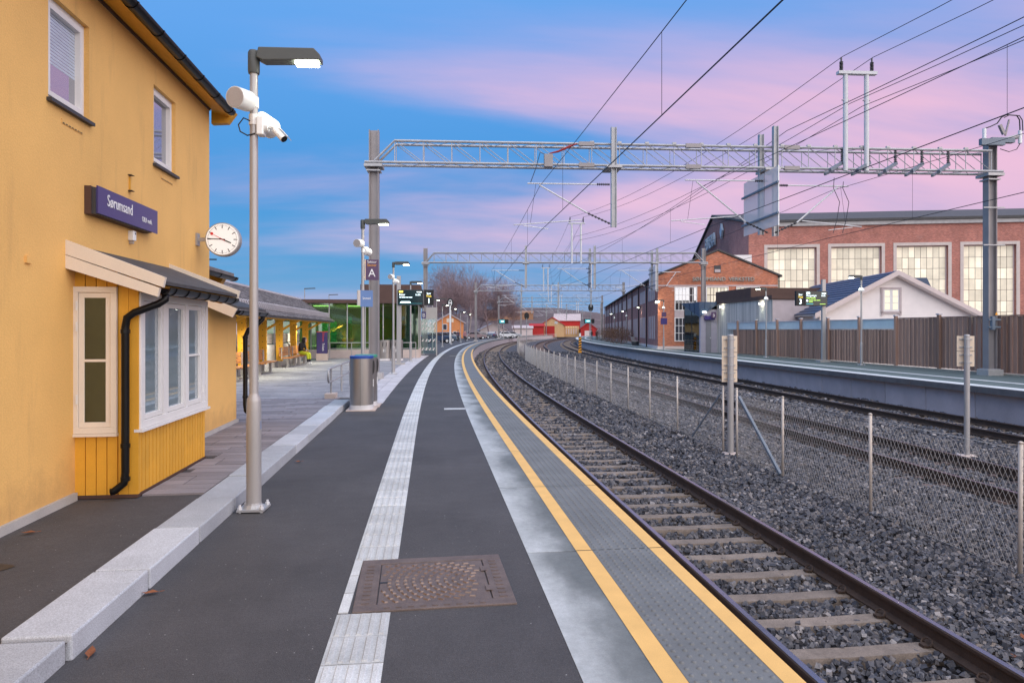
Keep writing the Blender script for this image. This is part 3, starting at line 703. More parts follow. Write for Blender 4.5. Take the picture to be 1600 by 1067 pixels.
def platform2():
    Z = .04; mb = MB(); sweep(mb, [(14.8, -1.3), (14.8, Z-.15), (15.15, Z-.004), (20.2, Z-.004), (20.2, -1.3)], 0, 205, 2.5)
    pf = struct(mb.build('platform', 'platform_green'), 'far asphalt platform in front of the wooden fence')
    me = {}
    s = 4.
    for i in range(30):
        mb = MB(); sweep(mb, [(14.78, -1.3), (14.76, Z-.2), (14.82, Z-.2), (14.82, -1.3)], s+.014, s+2.186, 1.1); mb.build('wall_panel', 'concrete_wall', pf); s += 2.2
    mb = MB(); sweep(mb, [(14.78, -1.3), (14.76, Z-.2), (14.82, Z-.2), (14.82, -1.3)], s, 205, 2.5); mb.build('wall_panel', 'concrete_wall', pf)
    s = 4.
    for i in range(24):
        mb = MB(); sweep(mb, [(14.5, Z-.19), (14.5, Z-.012), (14.515, Z), (15.13, Z), (15.13, Z-.19)], s+.004, s+2.996, 1.); e = mb.build('edge_slab', 'slab_dark_edge', pf)
        mb = MB(); sweep(mb, [(14.53, Z+.004), (15.11, Z+.004)], s+.01, s+2.99, 1., closed=False); mb.build('white_strip', 'edge_white', e); s += 3
    mb = MB(); sweep(mb, [(14.5, Z-.19), (14.5, Z-.012), (14.515, Z), (15.13, Z), (15.13, Z-.19)], s, 205, 2.5); e = mb.build('edge_slab', 'slab_dark_edge', pf)
    mb = MB(); sweep(mb, [(14.53, Z+.004), (15.11, Z+.004)], s, 205, 2.5, closed=False); mb.build('white_strip', 'edge_white', e)
    mb = MB(); sweep(mb, [(16.45, Z+.002), (16.75, Z+.002)], 2, 200, 2.5, closed=False); mb.build('guidance_strip', 'tactile', pf)
platform2()
def wood_fence():
    x0, y0, x1, y1 = 21.72, 12., 21.30, 47.2; d = Vector((x1-x0, y1-y0, 0)); ln = d.length; d.normalize(); rz = math.atan2(d.y, d.x)
    t = thing('wooden_fence', 'brown vertical board fence with glass strip along the far platform', 'fence', (x0, y0, .04), rz)
    # local x along the fence, local -y is... toward tracks is +y (left of travel)
    bd = {}
    def board(h):
        if h not in bd: bd[h] = MB().box(-.055, .055, -.012, .012, .09, h).mesh('board', 'wood_fence')
        return bd[h]
    split = 17.35; x = .06; n = 0
    while x < ln-.05 and n < 290:
        o = link('board', board(2.22 if x < split else 1.72), t, (x, (.034, .0)[n % 2], random.uniform(-.006, .006)))
        o.scale = ((.80, 1.5)[n % 2], 1, 1); x += .118; n += 1
    posts = [1.3+2.675*i for i in range(13)]
    pm = MB().box(-.06, .06, .03, .15, 0, 2.34).mesh('post', 'wood_fence'); cap = MB().box(-.085, .085, 0., .18, 2.34, 2.40).mesh('post_cap', 'zinc')
    for p in posts: q = link('post', pm, t, (p, 0, 0)); link('post_cap', cap, q)
    MB().box(0, split, -.04, .05, 2.225, 2.265).build('top_rail', 'wood_fence', t)
    MB().box(split, ln, -.03, .06, 2.20, 2.245).build('top_rail', 'zinc', t); MB().box(split, ln, -.03, .06, 1.725, 1.765).build('glass_rail', 'wood_grey', t)
    for a, b in zip(posts, posts[1:]+[ln]):
        if a < split-.3: continue
        MB().box(a+.07, b-.07, .012, .02, 1.768, 2.198).build('glass_pane', 'glass_sky_tint', t)
    MB().box(0, ln, -.12, .20, -.06, .055).build('footing', 'moss_kerb', t)
wood_fence()
# ================================================================ yellow station building
def station():
    t = thing('station_building', 'yellow rendered two storey station building with a bay window on its platform side', 'building', (-3.41, 8, .1))
    B = lambda mb, n, m, p=t, **k: mb.build(n, m, p, world=True, **k)
    X = -3.41; ops = [(6.58, 7.32, 3.815, 4.77), (8.93, 9.66, 3.795, 4.78), (2.2, 2.95, 3.815, 4.77)]
    ys = sorted({-9, 11.07}|{q for a in ops for q in a[:2]}); zs = sorted({.1, 5.25}|{q for a in ops for q in a[2:]})
    mb = MB(); vi = {}
    def V(x, y, z):
        if (x, y, z) not in vi: vi[(x, y, z)] = len(mb.v); mb.v.append((x, y, z))
        return vi[(x, y, z)]
    for y0, y1 in zip(ys, ys[1:]):
        for z0, z1 in zip(zs, zs[1:]):
            if any(a <= (y0+y1)/2 <= b and c <= (z0+z1)/2 <= d for a, b, c, d in ops): continue
            mb.f.append((V(X, y0, z0), V(X, y1, z0), V(X, y1, z1), V(X, y0, z1)))
    for a, b, c, d in ops:
        for (p, q) in (((a, c), (b, c)), ((b, c), (b, d)), ((b, d), (a, d)), ((a, d), (a, c))):
            mb.add([(X, p[0], p[1]), (X, q[0], q[1]), (X-.16, q[0], q[1]), (X-.16, p[0], p[1])], [(0, 1, 2, 3)])
    mb.quad((X, 11.07, .1), (-10.5, 11.07, .1), (-10.5, 11.07, 5.25), (-7, 11.07, 7.9), (X, 11.07, 5.25)); mb.quad((X, -9, .1), (X, -9, 5.25), (-7, -9, 7.9), (-10.5, -9, 5.25), (-10.5, -9, .1)); mb.quad((-10.5, -9, .1), (-10.5, -9, 5.25), (-10.5, 11.07, 5.25), (-10.5, 11.07, .1))
    w = B(mb, 'wall', 'stucco')
    B(MB().box(X-.05, X+.035, -9, 7.02, -.1, .17).box(X-.05, X+.035, 9.1, 12.57, -.1, .17), 'plinth', 'concrete')
    for i, (a, b, c, d) in enumerate(ops):
        fr = MB(); x0, x1 = X-.125, X-.05; f = .055
        fr.box(x0, x1, a, b, c, c+f).box(x0, x1, a, b, d-f, d).box(x0, x1, a, a+f, c+f, d-f).box(x0, x1, b-f, b, c+f, d-f)
        fr.box(x0+.02, x1+.015, a+f, b-f, c+f, c+f+.045).box(x0+.02, x1+.015, a+f, b-f, d-f-.045, d-f).box(x0+.02, x1+.015, a+f, a+f+.045, c+f+.045, d-f-.045).box(x0+.02, x1+.015, b-f-.045, b-f, c+f+.045, d-f-.045)
        wi = B(fr, 'window', 'white_paint')
        B(MB().box(X-.095, X-.088, a+.1, b-.1, c+.1, d-.1), 'pane', 'glass', wi)
        if i != 1:
            sl = MB()
            for k in range(15): sl.box(X-.0878, X-.0865, a+.102, b-.102, d-.125-k*.032, d-.101-k*.032)
            B(sl, 'blind', 'blind', wi)
        B(MB().box(X-.1, X+.045, a-.03, b+.03, c-.03, c+.002), 'sill', 'dark_grey', wi)
    for a, b in ((6.80, 7.18), (9.16, 9.54)):
        g = B(MB().box(X-.01, X+.006, a, b, 3.655, 3.70), 'vent_grille', 'stucco')
        for k in range(7): B(MB().box(X+.006, X+.008, a+.01+k*.054, a+.046+k*.054, 3.66, 3.668), 'slot', 'black', g)
    # rust stains and old brackets above the name board
    B(MB().box(X, X+.04, 8.2, 8.28, 3.49, 3.497), 'old_bracket', 'rust'); B(MB().box(X, X+.012, 8.225, 8.26, 3.33, 3.47), 'old_bracket', 'yellow_board'); B(MB().box(X, X+.045, 8.2, 8.27, 3.31, 3.318), 'old_bracket', 'rust')
    B(MB().box(X, X+.02, 6.22, 6.30, 2.30, 2.36), 'old_bracket', 'stucco')
    # eaves
    B(MB().prism([(X, -9.2, 5.17), (-3.17, -9.2, 5.12), (-3.17, -9.2, 5.16), (X, -9.2, 5.21)], (0, 20.5, 0)), 'soffit', 'yellow_board')
    B(MB().box(X, X+.02, -9.1, 11.07, 5.13, 5.17), 'eaves_shadow_strip', 'brown_fascia')  # dark strip painted in for the shadow gap between wall and soffit
    rp = [(-3.13, -9.3, 5.17), (-3.13, -9.3, 5.24), (-7.0, -9.3, 8.1), (-11, -9.3, 5.24), (-11, -9.3, 5.17), (-7.0, -9.3, 8.02)]
    rf = B(MB().prism(rp, (0, 20.75, 0)), 'roof', 'roof_dark')
    B(MB().prism([(-3.20, 11.3, 5.02), (-3.08, 11.3, 5.19), (-3.45, 11.3, 5.46), (-3.45, 11.3, 5.0)], (0, .12, 0)), 'bargeboard', 'yellow_board', rf)
    gp = [(math.cos(math.pi+math.pi*i/8)*.07, math.sin(math.pi+math.pi*i/8)*.07) for i in range(9)]; gp += [(p[0]*.82, p[1]*.82) for p in gp[::-1]]
    def gutter(x, z, y0, y1, p=t, nb=10):
        g = B(MB().prism([(x+a, y0, z+b) for a, b in gp], (0, y1-y0, 0)), 'gutter', 'gutter_black', p, smooth=40)
        for k in range(nb):
            yy = y0+.15+(y1-y0-.3)*k/max(1, nb-1)
            B(MB().prism([(x+a*1.12, yy, z+b*1.12) for a, b in gp], (0, .025, 0)), 'gutter_bracket', 'gutter_black', g)
        return g
    gutter(-3.095, 5.15, -9.2, 11.12, nb=30)
    # ---- bay
    bx, y0, y1 = -2.85, 7.05, 9.08
    bay = B(MB().box(X-.05, bx-.018, y0+.018, y1, .16, 2.2).prism([(X-.05, y0+.018, 2.2), (bx-.02, y0+.018, 2.2), (X-.05, y0+.018, 2.42)], (0, y1-y0-.02, 0)), 'bay', 'yellow_board')
    bm = MB().box(-.039, .039, -.010, .012, .135, .765).box(-.0455, .0455, .007, .012, .135, .765).mesh('board', 'yellow_board')
    n = 22
    for k in range(n):
        yy = y0+.02+(y1-y0-.03)*(k+.5)/n
        o = link('board', bm, bay, Vector((bx-.006, yy, 0))-v3(t.location), (0, 0, rad(90)))
    bl = {}
    xs = [X+.045+i*.098 for i in range(4)]
    m1 = MB().box(-.045, .045, -.012, .012, .135, .735).mesh('board', 'yellow_board'); m2 = MB().box(-.045, .045, -.012, .012, .135, 2.26).mesh('board', 'yellow_board')
    for xx in xs: link('board', m1, bay, Vector((xx, y0+.006, 0))-v3(t.location))
    for xx in (-2.968, -2.875): link('board', m2, bay, Vector((xx, y0+.006, 0))-v3(t.location))
    m3 = MB().box(-.045, .045, -.012, .012, 2.145, 2.32).mesh('board', 'yellow_board')
    for xx in xs: link('board', m3, bay, Vector((xx, y0+.006, 0))-v3(t.location))
    B(MB().box(bx-.02, bx+.014, y0-.004, y0+.05, .135, 2.25), 'corner_board', 'yellow_board', bay)
    B(MB().box(X, bx+.01, y0-.01, y1+.01, .10, .135), 'sill_plate', 'brown_fascia', bay)
    def frame(a, b, c, d, f, dep, axis, pos, mat, name, par):
        """rectangular frame in plane axis=pos"""
        mb = MB()
        for q in ((a, b, c, c+f), (a, b, d-f, d), (a, a+f, c+f, d-f), (b-f, b, c+f, d-f)):
            if axis == 'y': mb.box(q[0], q[1], pos-dep, pos, q[2], q[3])
            else: mb.box(pos, pos+dep, q[0], q[1], q[2], q[3])
        return B(mb, name, mat, par, bevel=.003)
    w1 = frame(-3.425, -3.02, .735, 2.15, .055, .035, 'y', y0-.004, 'cream_paint', 'bay_window', t)
    frame(-3.368, -3.075, .792, 2.093, .05, .03, 'y', y0-.004+.012, 'cream_paint', 'sash', w1)
    B(MB().box(-3.318, -3.125, y0-.012, y0+.004, .84, 2.045), 'pane', 'curtain_brown', w1); B(MB().box(-3.318, -3.125, y0-.016, y0-.013, .84, 2.045), 'glazing', 'glass_sheet', w1)
    B(MB().box(-3.32, -3.123, y0-.026, y0-.017, 1.425, 1.45), 'glazing_bar', 'cream_paint', w1)
    B(MB().box(-3.43, -3.015, y0-.05, y0+.0, .705, .733), 'sill', 'cream_paint', w1)
    for zz in (1.02, 1.72, 1.92): B(MB().box(-3.385, -3.372, y0-.05, y0-.035, zz, zz+.09), 'hinge', 'metal_white', w1)
    w2 = frame(7.06, 9.08, .765, 2.10, .075, .035, 'x', bx+.002, 'white_paint', 'bay_window', t)
    for (a, b) in ((7.145, 7.64), (7.76, 8.30), (8.385, 8.87)):
        sh = frame(a, b, .845, 2.02, .05, .03, 'x', bx-.006, 'white_paint', 'sash', w2)
        B(MB().box(bx-.012, bx-.006, a+.045, b-.045, .89, 1.975), 'pane', 'glass_blue', w2)
    B(MB().box(bx-.015, bx+.03, 7.645, 7.755, .84, 2.025).box(bx-.015, bx+.03, 8.305, 8.38, .84, 2.025).box(bx-.015, bx+.03, 8.875, 9.0, .84, 2.025), 'mullion', 'white_paint', w2)
    B(MB().box(bx-.004, bx+.018, 8.435, 8.82, 1.42, 1.445), 'glazing_bar', 'white_paint', w2)
    B(MB().box(bx-.02, bx+.06, 7.04, 9.10, .735, .763), 'sill', 'white_paint', w2)
    for zz in (.95, 1.75, 1.9): B(MB().box(bx+.03, bx+.042, 8.92, 8.94, zz, zz+.09), 'hinge', 'metal_white', w2)
    # bay roof
    rf = B(MB().prism([(X, 6.93, 2.50), (-2.55, 6.93, 2.17), (-2.55, 6.93, 2.205), (X, 6.93, 2.55)], (0, 2.5, 0)), 'bay_roof', 'roof_dark')
    for (z0, z1, z2, z3, dx) in ((2.46, 2.60, 2.14, 2.235, 0), (2.33, 2.455, 2.05, 2.135, .05)):
        B(MB().prism([(-3.46, 6.87, z0), (-2.54-dx, 6.87, z2), (-2.52-dx, 6.87, z3), (-3.46, 6.87, z1)], (0, .045, 0)), 'bargeboard', 'cream_paint', rf)
    B(MB().prism([(X, 9.43, 2.42), (-2.56, 9.43, 2.10), (-2.52, 9.43, 2.25), (X, 9.43, 2.60)], (0, .05, 0)), 'bargeboard', 'cream_paint', rf)
    B(MB().prism([(X, 9.40, 2.28), (-2.75, 9.40, 2.08), (-2.62, 9.40, 2.15), (X, 9.40, 2.48)], (0, .03, 0)), 'soffit', 'yellow_board', rf)
    B(MB().prism([(X, 7.0, 2.46), (-2.6, 7.0, 2.15), (-2.6, 7.0, 2.17), (X, 7.0, 2.49)], (0, 2.4, 0)), 'soffit', 'yellow_board', rf)
    gutter(-2.575, 2.145, 6.98, 9.36, rf, 7)
    def pipe(pts, name='downpipe', r=.036):
        d = B(MB().tube(pts, r, 10), name, 'gutter_black', smooth=True)
        return d
    d = pipe([(-2.58, 7.05, 2.10), (-2.58, 7.04, 2.03), (-2.64, 7.02, 1.985), (-2.84, 6.975, 1.90), (-2.905, 6.97, 1.85), (-2.92, 6.97, 1.76), (-2.92, 6.97, 1.0), (-2.92, 6.97, .36), (-2.93, 6.965, .26), (-3.01, 6.945, .19), (-3.04, 6.94, .185)])
    for z in (.62, 1.72, .30): B(MB().cyl((-2.92, 6.97, z-.02), (-2.92, 6.97, z+.02), .043, n=10), 'pipe_collar', 'gutter_black', d)
    # ---- low annex
    an = B(MB().box(-7, X, 11.07, 12.55, .1, 2.12), 'annex_wall', 'stucco')
    ar = B(MB().prism([(-3.9, 10.98, 2.36), (-2.97, 10.98, 2.06), (-2.97, 10.98, 2.10), (-3.9, 10.98, 2.41)], (0, 1.85, 0)), 'annex_roof', 'roof_dark')
    B(MB().prism([(-3.42, 10.93, 2.10), (-3.03, 10.93, 1.93), (-2.96, 10.93, 2.06), (-3.42, 10.93, 2.25)], (0, .05, 0)), 'bargeboard', 'cream_paint', ar)
    gutter(-2.985, 2.04, 10.99, 12.86, ar, 4)
    d = pipe([(-3.0, 12.72, 2.02), (-3.0, 12.72, 1.93), (-3.08, 12.68, 1.84), (-3.22, 12.62, 1.74), (-3.27, 12.6, 1.62), (-3.27, 12.6, .42), (-3.25, 12.58, .30), (-3.17, 12.52, .25)], r=.04)
    for z in (.55, 1.6): B(MB().cyl((-3.27, 12.6, z-.02), (-3.27, 12.6, z+.02), .047, n=10), 'pipe_collar', 'gutter_black', d)
    ur = B(MB().prism([(-6.5, 11.08, 3.6), (-3.62, 11.08, 2.72), (-3.62, 11.08, 2.78), (-6.5, 11.08, 3.68)], (0, 2.1, 0)), 'porch_roof', 'slate')
    B(MB().prism([(-6.4, 12.9, 2.4), (-3.9, 12.9, 2.4), (-3.70, 12.9, 2.72), (-6.4, 12.9, 3.56)], (0, .2, 0)), 'bargeboard', 'yellow_board', ur)
    B(MB().box(-7, -3.95, 12.56, 13.0, .1, 2.75), 'porch_wall', 'yellow_board')
    gutter(-3.60, 2.70, 11.1, 13.15, ur, 3)
    # little black finial pieces of the roof ladder
    B(MB().box(-3.95, -3.70, 12.4, 12.42, 2.95, 2.97).box(-3.86, -3.84, 12.4, 12.42, 2.75, 3.02), 'snow_guard', 'black', ur)
    return t
station()
def name_board():
    t = thing('station_name_board', 'purple station name board with white lettering on the yellow wall', 'sign', (-3.41, 7.22, 2.9))
    B = lambda mb, n, m, p=t: mb.build(n, m, p)
    B(MB().box(.0, .06, -.0, 1.40, -.015, .265), 'back_box', 'brown_fascia')
    B(MB().box(.06, .095, .02, 1.40, -.01, .255), 'spacer', 'dark_grey')
    B(MB().box(.095, .11, .04, 1.54, 0, .275), 'panel', 'sign_purple')
    text('Sørumsand', .172, 'text_white', t, (.113, .235, .105), rad(90), sx=.78)
    text('120,1 moh.', .078, 'text_white', t, (.113, 1.08, .085), rad(90), sx=.82)
name_board()
def sensor():
    t = thing('motion_sensor', 'small white sensor box on the yellow wall under the name board', 'sensor', (-3.41, 8.2, 2.75))
    MB().box(0, .06, 0, .085, 0, .11).build('housing', 'speaker_white', t, bevel=.006); MB().box(.06, .063, .045, .065, .07, .09).build('lens', 'black', t); MB().box(0, .045, .03, .06, -.035, 0).build('foot', 'speaker_grille', t)
sensor()
def clock():
    t = thing('wall_clock', 'round white double faced station clock on a wall bracket', 'clock', (-3.03, 10.5, 3.06))
    MB().lathe([(.225, -.07), (.245, -.06), (.25, 0), (.245, .06), (.225, .07)], n=40).xf(Matrix.Rotation(rad(90), 4, 'X')).build('case', 'pole_grey', t, smooth=30)
    for q in (-1, 1): MB().cyl((0, q*.068, 0), (0, q*.075, 0), .228, n=40).build('dial', 'clock_dial', t)
    MB().bar((-.38, 0, 0), (-.24, 0, 0), .05, .05).build('arm', 'pole_grey', t); MB().box(-.38, -.355, -.06, .06, -.09, .09).build('wall_plate', 'pole_grey', t)
    mk = MB()
    for k in range(60):
        a = math.tau*k/60; big = k % 5 == 0; r0, r1, w = (.160, .213, .011) if big else (.196, .211, .004)
        mk.bar((r0*math.sin(a), -.0765, r0*math.cos(a)), (r1*math.sin(a), -.0765, r1*math.cos(a)), w, .002, up=(0, 1, 0))
    mk.build('hour_marks', 'black', t)
    def hand(a, r, w, m, tail=.04):
        a = rad(a); MB().bar((-tail*math.sin(a), -.079, -tail*math.cos(a)), (r*math.sin(a), -.079, r*math.cos(a)), w, .003, up=(0, 1, 0)).build('hand', m, t)
    hand(113, .135, .016, 'black'); hand(272, .205, .012, 'black')
    a = rad(299); MB().bar((.05*math.sin(a+math.pi), -.083, .05*math.cos(a+math.pi)), (.15*math.sin(a), -.083, .15*math.cos(a)), .006, .002, up=(0, 1, 0)).cyl((.165*math.sin(a), -.081, .165*math.cos(a)), (.165*math.sin(a), -.085, .165*math.cos(a)), .021, n=14).build('second_hand', 'clock_red', t)
clock()
# ================================================================ lamp posts
def make_lamp(label, group, loc, rz, H=4.42, glow='lamp_glow'):
    t = thing('lamp_post', label, 'lamp post', loc, rz, group)
    MB().lathe([(.07, .03), (.068, .95), (.066, 1.04), (.062, 1.075), (.043, 1.115), (.042, 1.13), (.037, H-.22)], n=16).build('pole', 'pole_grey', t, smooth=35)
    bp = MB().box(-.125, .125, -.125, .125, .012, .032).lathe([(.10, .032), (.075, .06), (.07, .08)], n=12).build('base_plate', 'steel_galv', t)
    for a in (-1, 1):
        for b in (-1, 1): MB().cyl((a*.1, b*.1, -.0), (a*.1, b*.1, .075), .012, n=6).cyl((a*.1, b*.1, .033), (a*.1, b*.1, .052), .022, n=6).build('bolt', 'steel_bright', bp)
    MB().lathe([(.052, H-.225), (.056, H-.20), (.056, H-.03), (.045, H-.005)], n=12).build('socket', 'lamp_head', t, smooth=35)
    hd = MB(); pr = [(0.04, H-.085), (.06, H+.01), (.58, H+.012), (.64, H-.05), (.64, H-.10), (.10, H-.115)]
    hd.prism([(x, -.075, z) for x, z in pr], (0, .15, 0)); h = hd.build('lamp_head', 'lamp_head', t, bevel=.008)
    MB().box(.40, .61, -.058, .058, H-.128, H-.1135).build('lens', glow, h)
    MB().box(.048, .066, -.02, .02, .78, .86).build('sticker', 'sign_blue', t)
    return t
LAMP1 = make_lamp('grey lamp post beside the bay window with white camera and loudspeakers', 'lamp posts along the near platform', (-1.69, 6.82, 0), rad(-3))
def spot(name, loc, energy, size=2.2, color=(.95, 1, .8), parent=None):
    l = bpy.data.lights.new(name, 'SPOT'); l.energy = energy; l.spot_size = size; l.spot_blend = .9; l.color = color; l.shadow_soft_size = .12
    o = bpy.data.objects.new(name, l); C.objects.link(o); o.location = loc
    if parent is not None: o.parent = parent; ROOT[o.name] = ROOT[parent.name]
    return o
spot('lamp_light', (.46, 0, 4.27), 16, parent=LAMP1)
names = ['lamp post carrying the sector A panel beside the steel bin', 'lamp post with loudspeaker next to the near departure screen', 'lamp post standing before the green glass pavilion', 'lamp post at the right corner of the green glass pavilion', 'lamp post just beyond the green glass pavilion', 'lamp post beside the parked cars', 'lamp post by the white railway signal', 'lamp post near the people walking on the platform', 'lamp post far along the curving platform, beyond the walkers']
LAMPS = []
for k, s in enumerate((16.9, 27.2, 37.8, 48.3, 58.8, 71, 83, 97, 112)):
    l = copy_tree(LAMP1, None, P(s, -3.5 if k < 8 else -4, 0), HD(s)-rad(3), names[k])
    for ch in bpy.data.objects:
        if ch.parent == l and ch.type == 'LIGHT': pass
    LAMPS.append(l)
def loudspeakers(loc, rz, label, zc=3.92):
    for q, lab in ((0, 'white loudspeaker facing back along the platform on '), (1, 'white loudspeaker facing away up the line on ')):
        t = thing('loudspeaker', lab+label, 'loudspeaker', (loc[0], loc[1], zc-.17*q), rz+(math.pi if q else 0), 'platform loudspeakers')
        d = Vector((-.40, -1, -.12)).normalized(); c = d*.06+Vector((-.05, -.03, 0))
        MB().cyl(c-d*.06, c+d*.13, .098, n=20).cyl(c-d*.1, c-d*.06, .06, .098, n=20).build('housing', 'speaker_white', t, smooth=40)
        MB().cyl(c+d*.13, c+d*.134, .092, n=20).build('grille', 'speaker_grille', t)
        MB().bar((0, 0, 0), c-d*.05, .04, .06).cyl((0, 0, -.05), (0, 0, .05), .046, n=10).build('bracket', 'metal_white', t)
loudspeakers((-1.69, 6.82), 0, 'the lamp post by the bay window')
loudspeakers(P(16.9, -3.5), 0, 'the lamp post with the sector A panel', 3.84)
loudspeakers(P(27.2, -3.5), 0, 'the lamp post near the departure screen', 3.84)
def cctv():
    t = thing('security_camera', 'white bullet camera on the lamp post by the bay window', 'camera', (-1.69, 6.82, 3.68))
    MB().box(.035, .10, -.06, .06, -.08, .10).build('junction_box', 'speaker_white', t, bevel=.01)
    MB().cyl((.10, 0, .01), (.135, 0, .01), .055, .05, n=16).cyl((.135, 0, .01), (.185, 0, .012), .02, n=10).cyl((.185, 0, .012), (.205, -.005, -.02), .02, n=10).build('mount', 'speaker_white', t, smooth=40)
    d = Vector((.55, -.35, -.62)).normalized(); c = Vector((.215, -.01, -.03))
    MB().cyl(c-d*.02, c+d*.13, .036, n=16).build('body', 'speaker_white', t, smooth=40); MB().cyl(c+d*.13, c+d*.134, .032, n=16).build('lens', 'black', t)
    s = Vector((.62, 0, .55)).normalized(); MB().bar(c+s*.042-d*.01, c+s*.042+d*.165, .075, .006, up=s).build('sun_shield', 'speaker_white', t)
    MB().tube([(-.02, -.03, .05), (-.08, -.06, .07), (-.125, -.07, .0), (-.11, -.06, -.06), (-.05, -.04, -.09), (.02, -.04, -.07)], .007, 6).build('cable', 'black', t)
cctv()
def sector_sign():
    p = P(16.9, -3.5); t = thing('sector_sign', 'plum sector panel with a white letter A hung on a lamp post', 'sign', (p.x, p.y, 2.95), 0)
    MB().box(.06, .38, -.016, .016, 0, .50).build('panel', 'sign_plum', t); MB().box(.0, .06, -.02, .02, .05, .09).box(.0, .06, -.02, .02, .40, .44).box(.045, .07, -.022, .022, -.005, .505).build('bracket', 'sign_back', t)
    text('Sektor', .088, 'text_white', t, (.22, -.018, .415), align='CENTER', sx=.95); text('Sector', .088, 'text_orange', t, (.22, -.018, .335), align='CENTER', sx=.95); text('A', .27, 'text_white', t, (.22, -.018, .085), align='CENTER', sx=.95)
    t = thing('name_panel', 'blue name panel on the lamp post with the sector A panel', 'sign', (p.x-.03, p.y-.02, 2.33), rad(12))
    MB().box(-.10, -.03, -.05, .05, 0, .37).build('box', 'wood_grey', t); MB().box(-.03, .27, -.03, .0, -.03, .37).build('panel', 'sign_blue', t)
    text('Sørumsand', .09, 'text_white', t, (.12, -.032, .15), align='CENTER', sx=.48)
sector_sign()
def display(loc, rz, label, num, lines, postx, post_h, group='departure screens'):
    """screen 1.3 m wide, number box beside it; local -Y faces the reader"""
    t = thing('departure_screen', label, 'display', loc, rz, group)
    MB().box(postx-.10, postx+.10, .06, .2, 0, post_h).build('post', 'pole_grey', t, bevel=.01); MB().box(postx-.3, postx+.3, -.05, .35, -.05, .10).build('plinth', 'concrete', t)
    z0, z1 = 2.98, 3.76; W_ = 1.28
    MB().box(-W_/2, W_/2, -.09, .06, z0, z1).build('screen_box', 'dark_grey', t, bevel=.006); sc = MB().box(-W_/2+.03, W_/2-.03, -.094, -.09, z0+.03, z1-.03).build('screen', 'screen', t)
    nx = W_/2+.27 if num == '1' else -W_/2-.27
    MB().box(nx-.24, nx+.24, -.09, .06, z0, z1).build('number_box', 'black', t, bevel=.006)
    text('Spor', .13, 'screen_white', t, (nx, -.093, z1-.23), align='CENTER', sx=.85, extrude=.001); text('Track', .13, 'screen_yellow', t, (nx, -.093, z1-.36), align='CENTER', sx=.85, extrude=.001); text(num, .36, 'screen_white', t, (nx, -.093, z0+.1), align='CENTER', extrude=.001)
    for (tx, sz, m, x, z) in lines:
        if isinstance(tx, str): text(tx, sz, m, sc, (-W_/2+.07+x, -.096, z0+z), sx=.9, extrude=.001)
        else:
            q = -W_/2+.07+x      # a row too small to read
            for w in tx: MB().box(q, q+w, -.0965, -.0945, z0+z, z0+z+sz*.6).build('text_row', m, sc); q += w+.025
    MB().box(-W_/2+.07, -W_/2+.27, -.0965, -.0945, z1-.15, z1-.06).build('line_badge', 'screen_yellow' if num == '1' else 'screen_white', sc)
    if num == '1':
        MB().prism([(-.53, -.0965, z0+.12), (.02, -.0965, z0+.12), (-.03, -.0965, z0+.19), (-.46, -.0965, z0+.19)], (0, .002, 0)).build('train_icon', 'screen_white', sc); MB().box(-.57, .57, -.0965, -.0945, z0+.085, z0+.095).build('rule', 'screen_cyan', sc)
    else: MB().box(-.58, -.18, -.0965, -.0945, z0+.085, z0+.125).build('rule', 'screen_cyan', sc); MB().box(.2, .52, -.0965, -.0945, z0+.085, z0+.11).build('rule', 'screen_green', sc); MB().cyl((-.53, -.0965, z0+.27), (-.53, -.0945, z0+.27), .05, n=14).build('badge', 'screen_white', sc)
    return t
display((-1.62+.62, 34.6, 0), HD(34), 'departure screen with time and platform number one over the near platform', '1', [('Asker', .14, 'screen_white', 0, .48), ('16:30', .13, 'screen_white', .80, .48), ((.06, .16), .07, 'screen_white', .88, .64), ((.08, .2, .12, .16), .05, 'screen_white', .02, .38)], -.6, 4.45)
display((20.28, 34.1, .04), rad(2), 'departure screen with platform number three before the wooden fence', '3', [('Kongsvinger', .13, 'screen_white', 0, .50), ('16:08', .12, 'screen_white', .84, .50), ((.06, .16), .07, 'screen_white', .88, .64), ((.2, .3), .06, 'screen_green', 0, .39), ((.24, .16, .2), .05, 'screen_green', .14, .28), ((.22,), .05, 'screen_green', .14, .20)], .55, 4.4)
# ================================================================ bins, handrail
def make_bin(label, loc, rz, rim, group):
    t = thing('litter_bin', label, 'bin', loc, rz, group); w, d, H = .25, .34, 1.14
    n = 28; pts = [(w*(abs(math.cos(a))**.75)*math.copysign(1, math.cos(a)), d*(abs(math.sin(a))**.75)*math.copysign(1, math.sin(a))) for a in [math.tau*i/n for i in range(n)]]
    MB().prism([(x, y, .05) for x, y in pts], (0, 0, H-.07)).build('drum', 'bin_steel', t, smooth=40); MB().prism([(x*1.01, y*1.01, H-.02) for x, y in pts], (0, 0, .05)).build('rim', rim, t, smooth=40)
    MB().prism([(x*1.005, y*1.005, .02) for x, y in pts], (0, 0, .10)).build('skirt', 'steel_bright', t, smooth=40); MB().box(-w-.05, w+.07, -d-.04, d+.04, -.01, .02).build('foot_plate', 'granite_pink', t)
    for k in range(2):
        y = -.10+k*.2
        MB().tube([(w+.004-.03*abs((z-.96)/.2)*.3, y+.05*math.sin((z-.7)*5)-.03, z) for z in [.76+.04*i for i in range(9)]], [.004, .012, .016, .018, .019, .018, .016, .012, .004], 6).build('slot', 'black', t)
    MB().box(w-.008, w+.003, -.06, -.03, .50, .66).box(w-.008, w+.003, .03, .045, .50, .66).build('pictogram', 'text_white', t)
    MB().box(-.002, .002, -d-.003, -d+.01, .1, H-.02).build('seam', 'black', t)
    return t
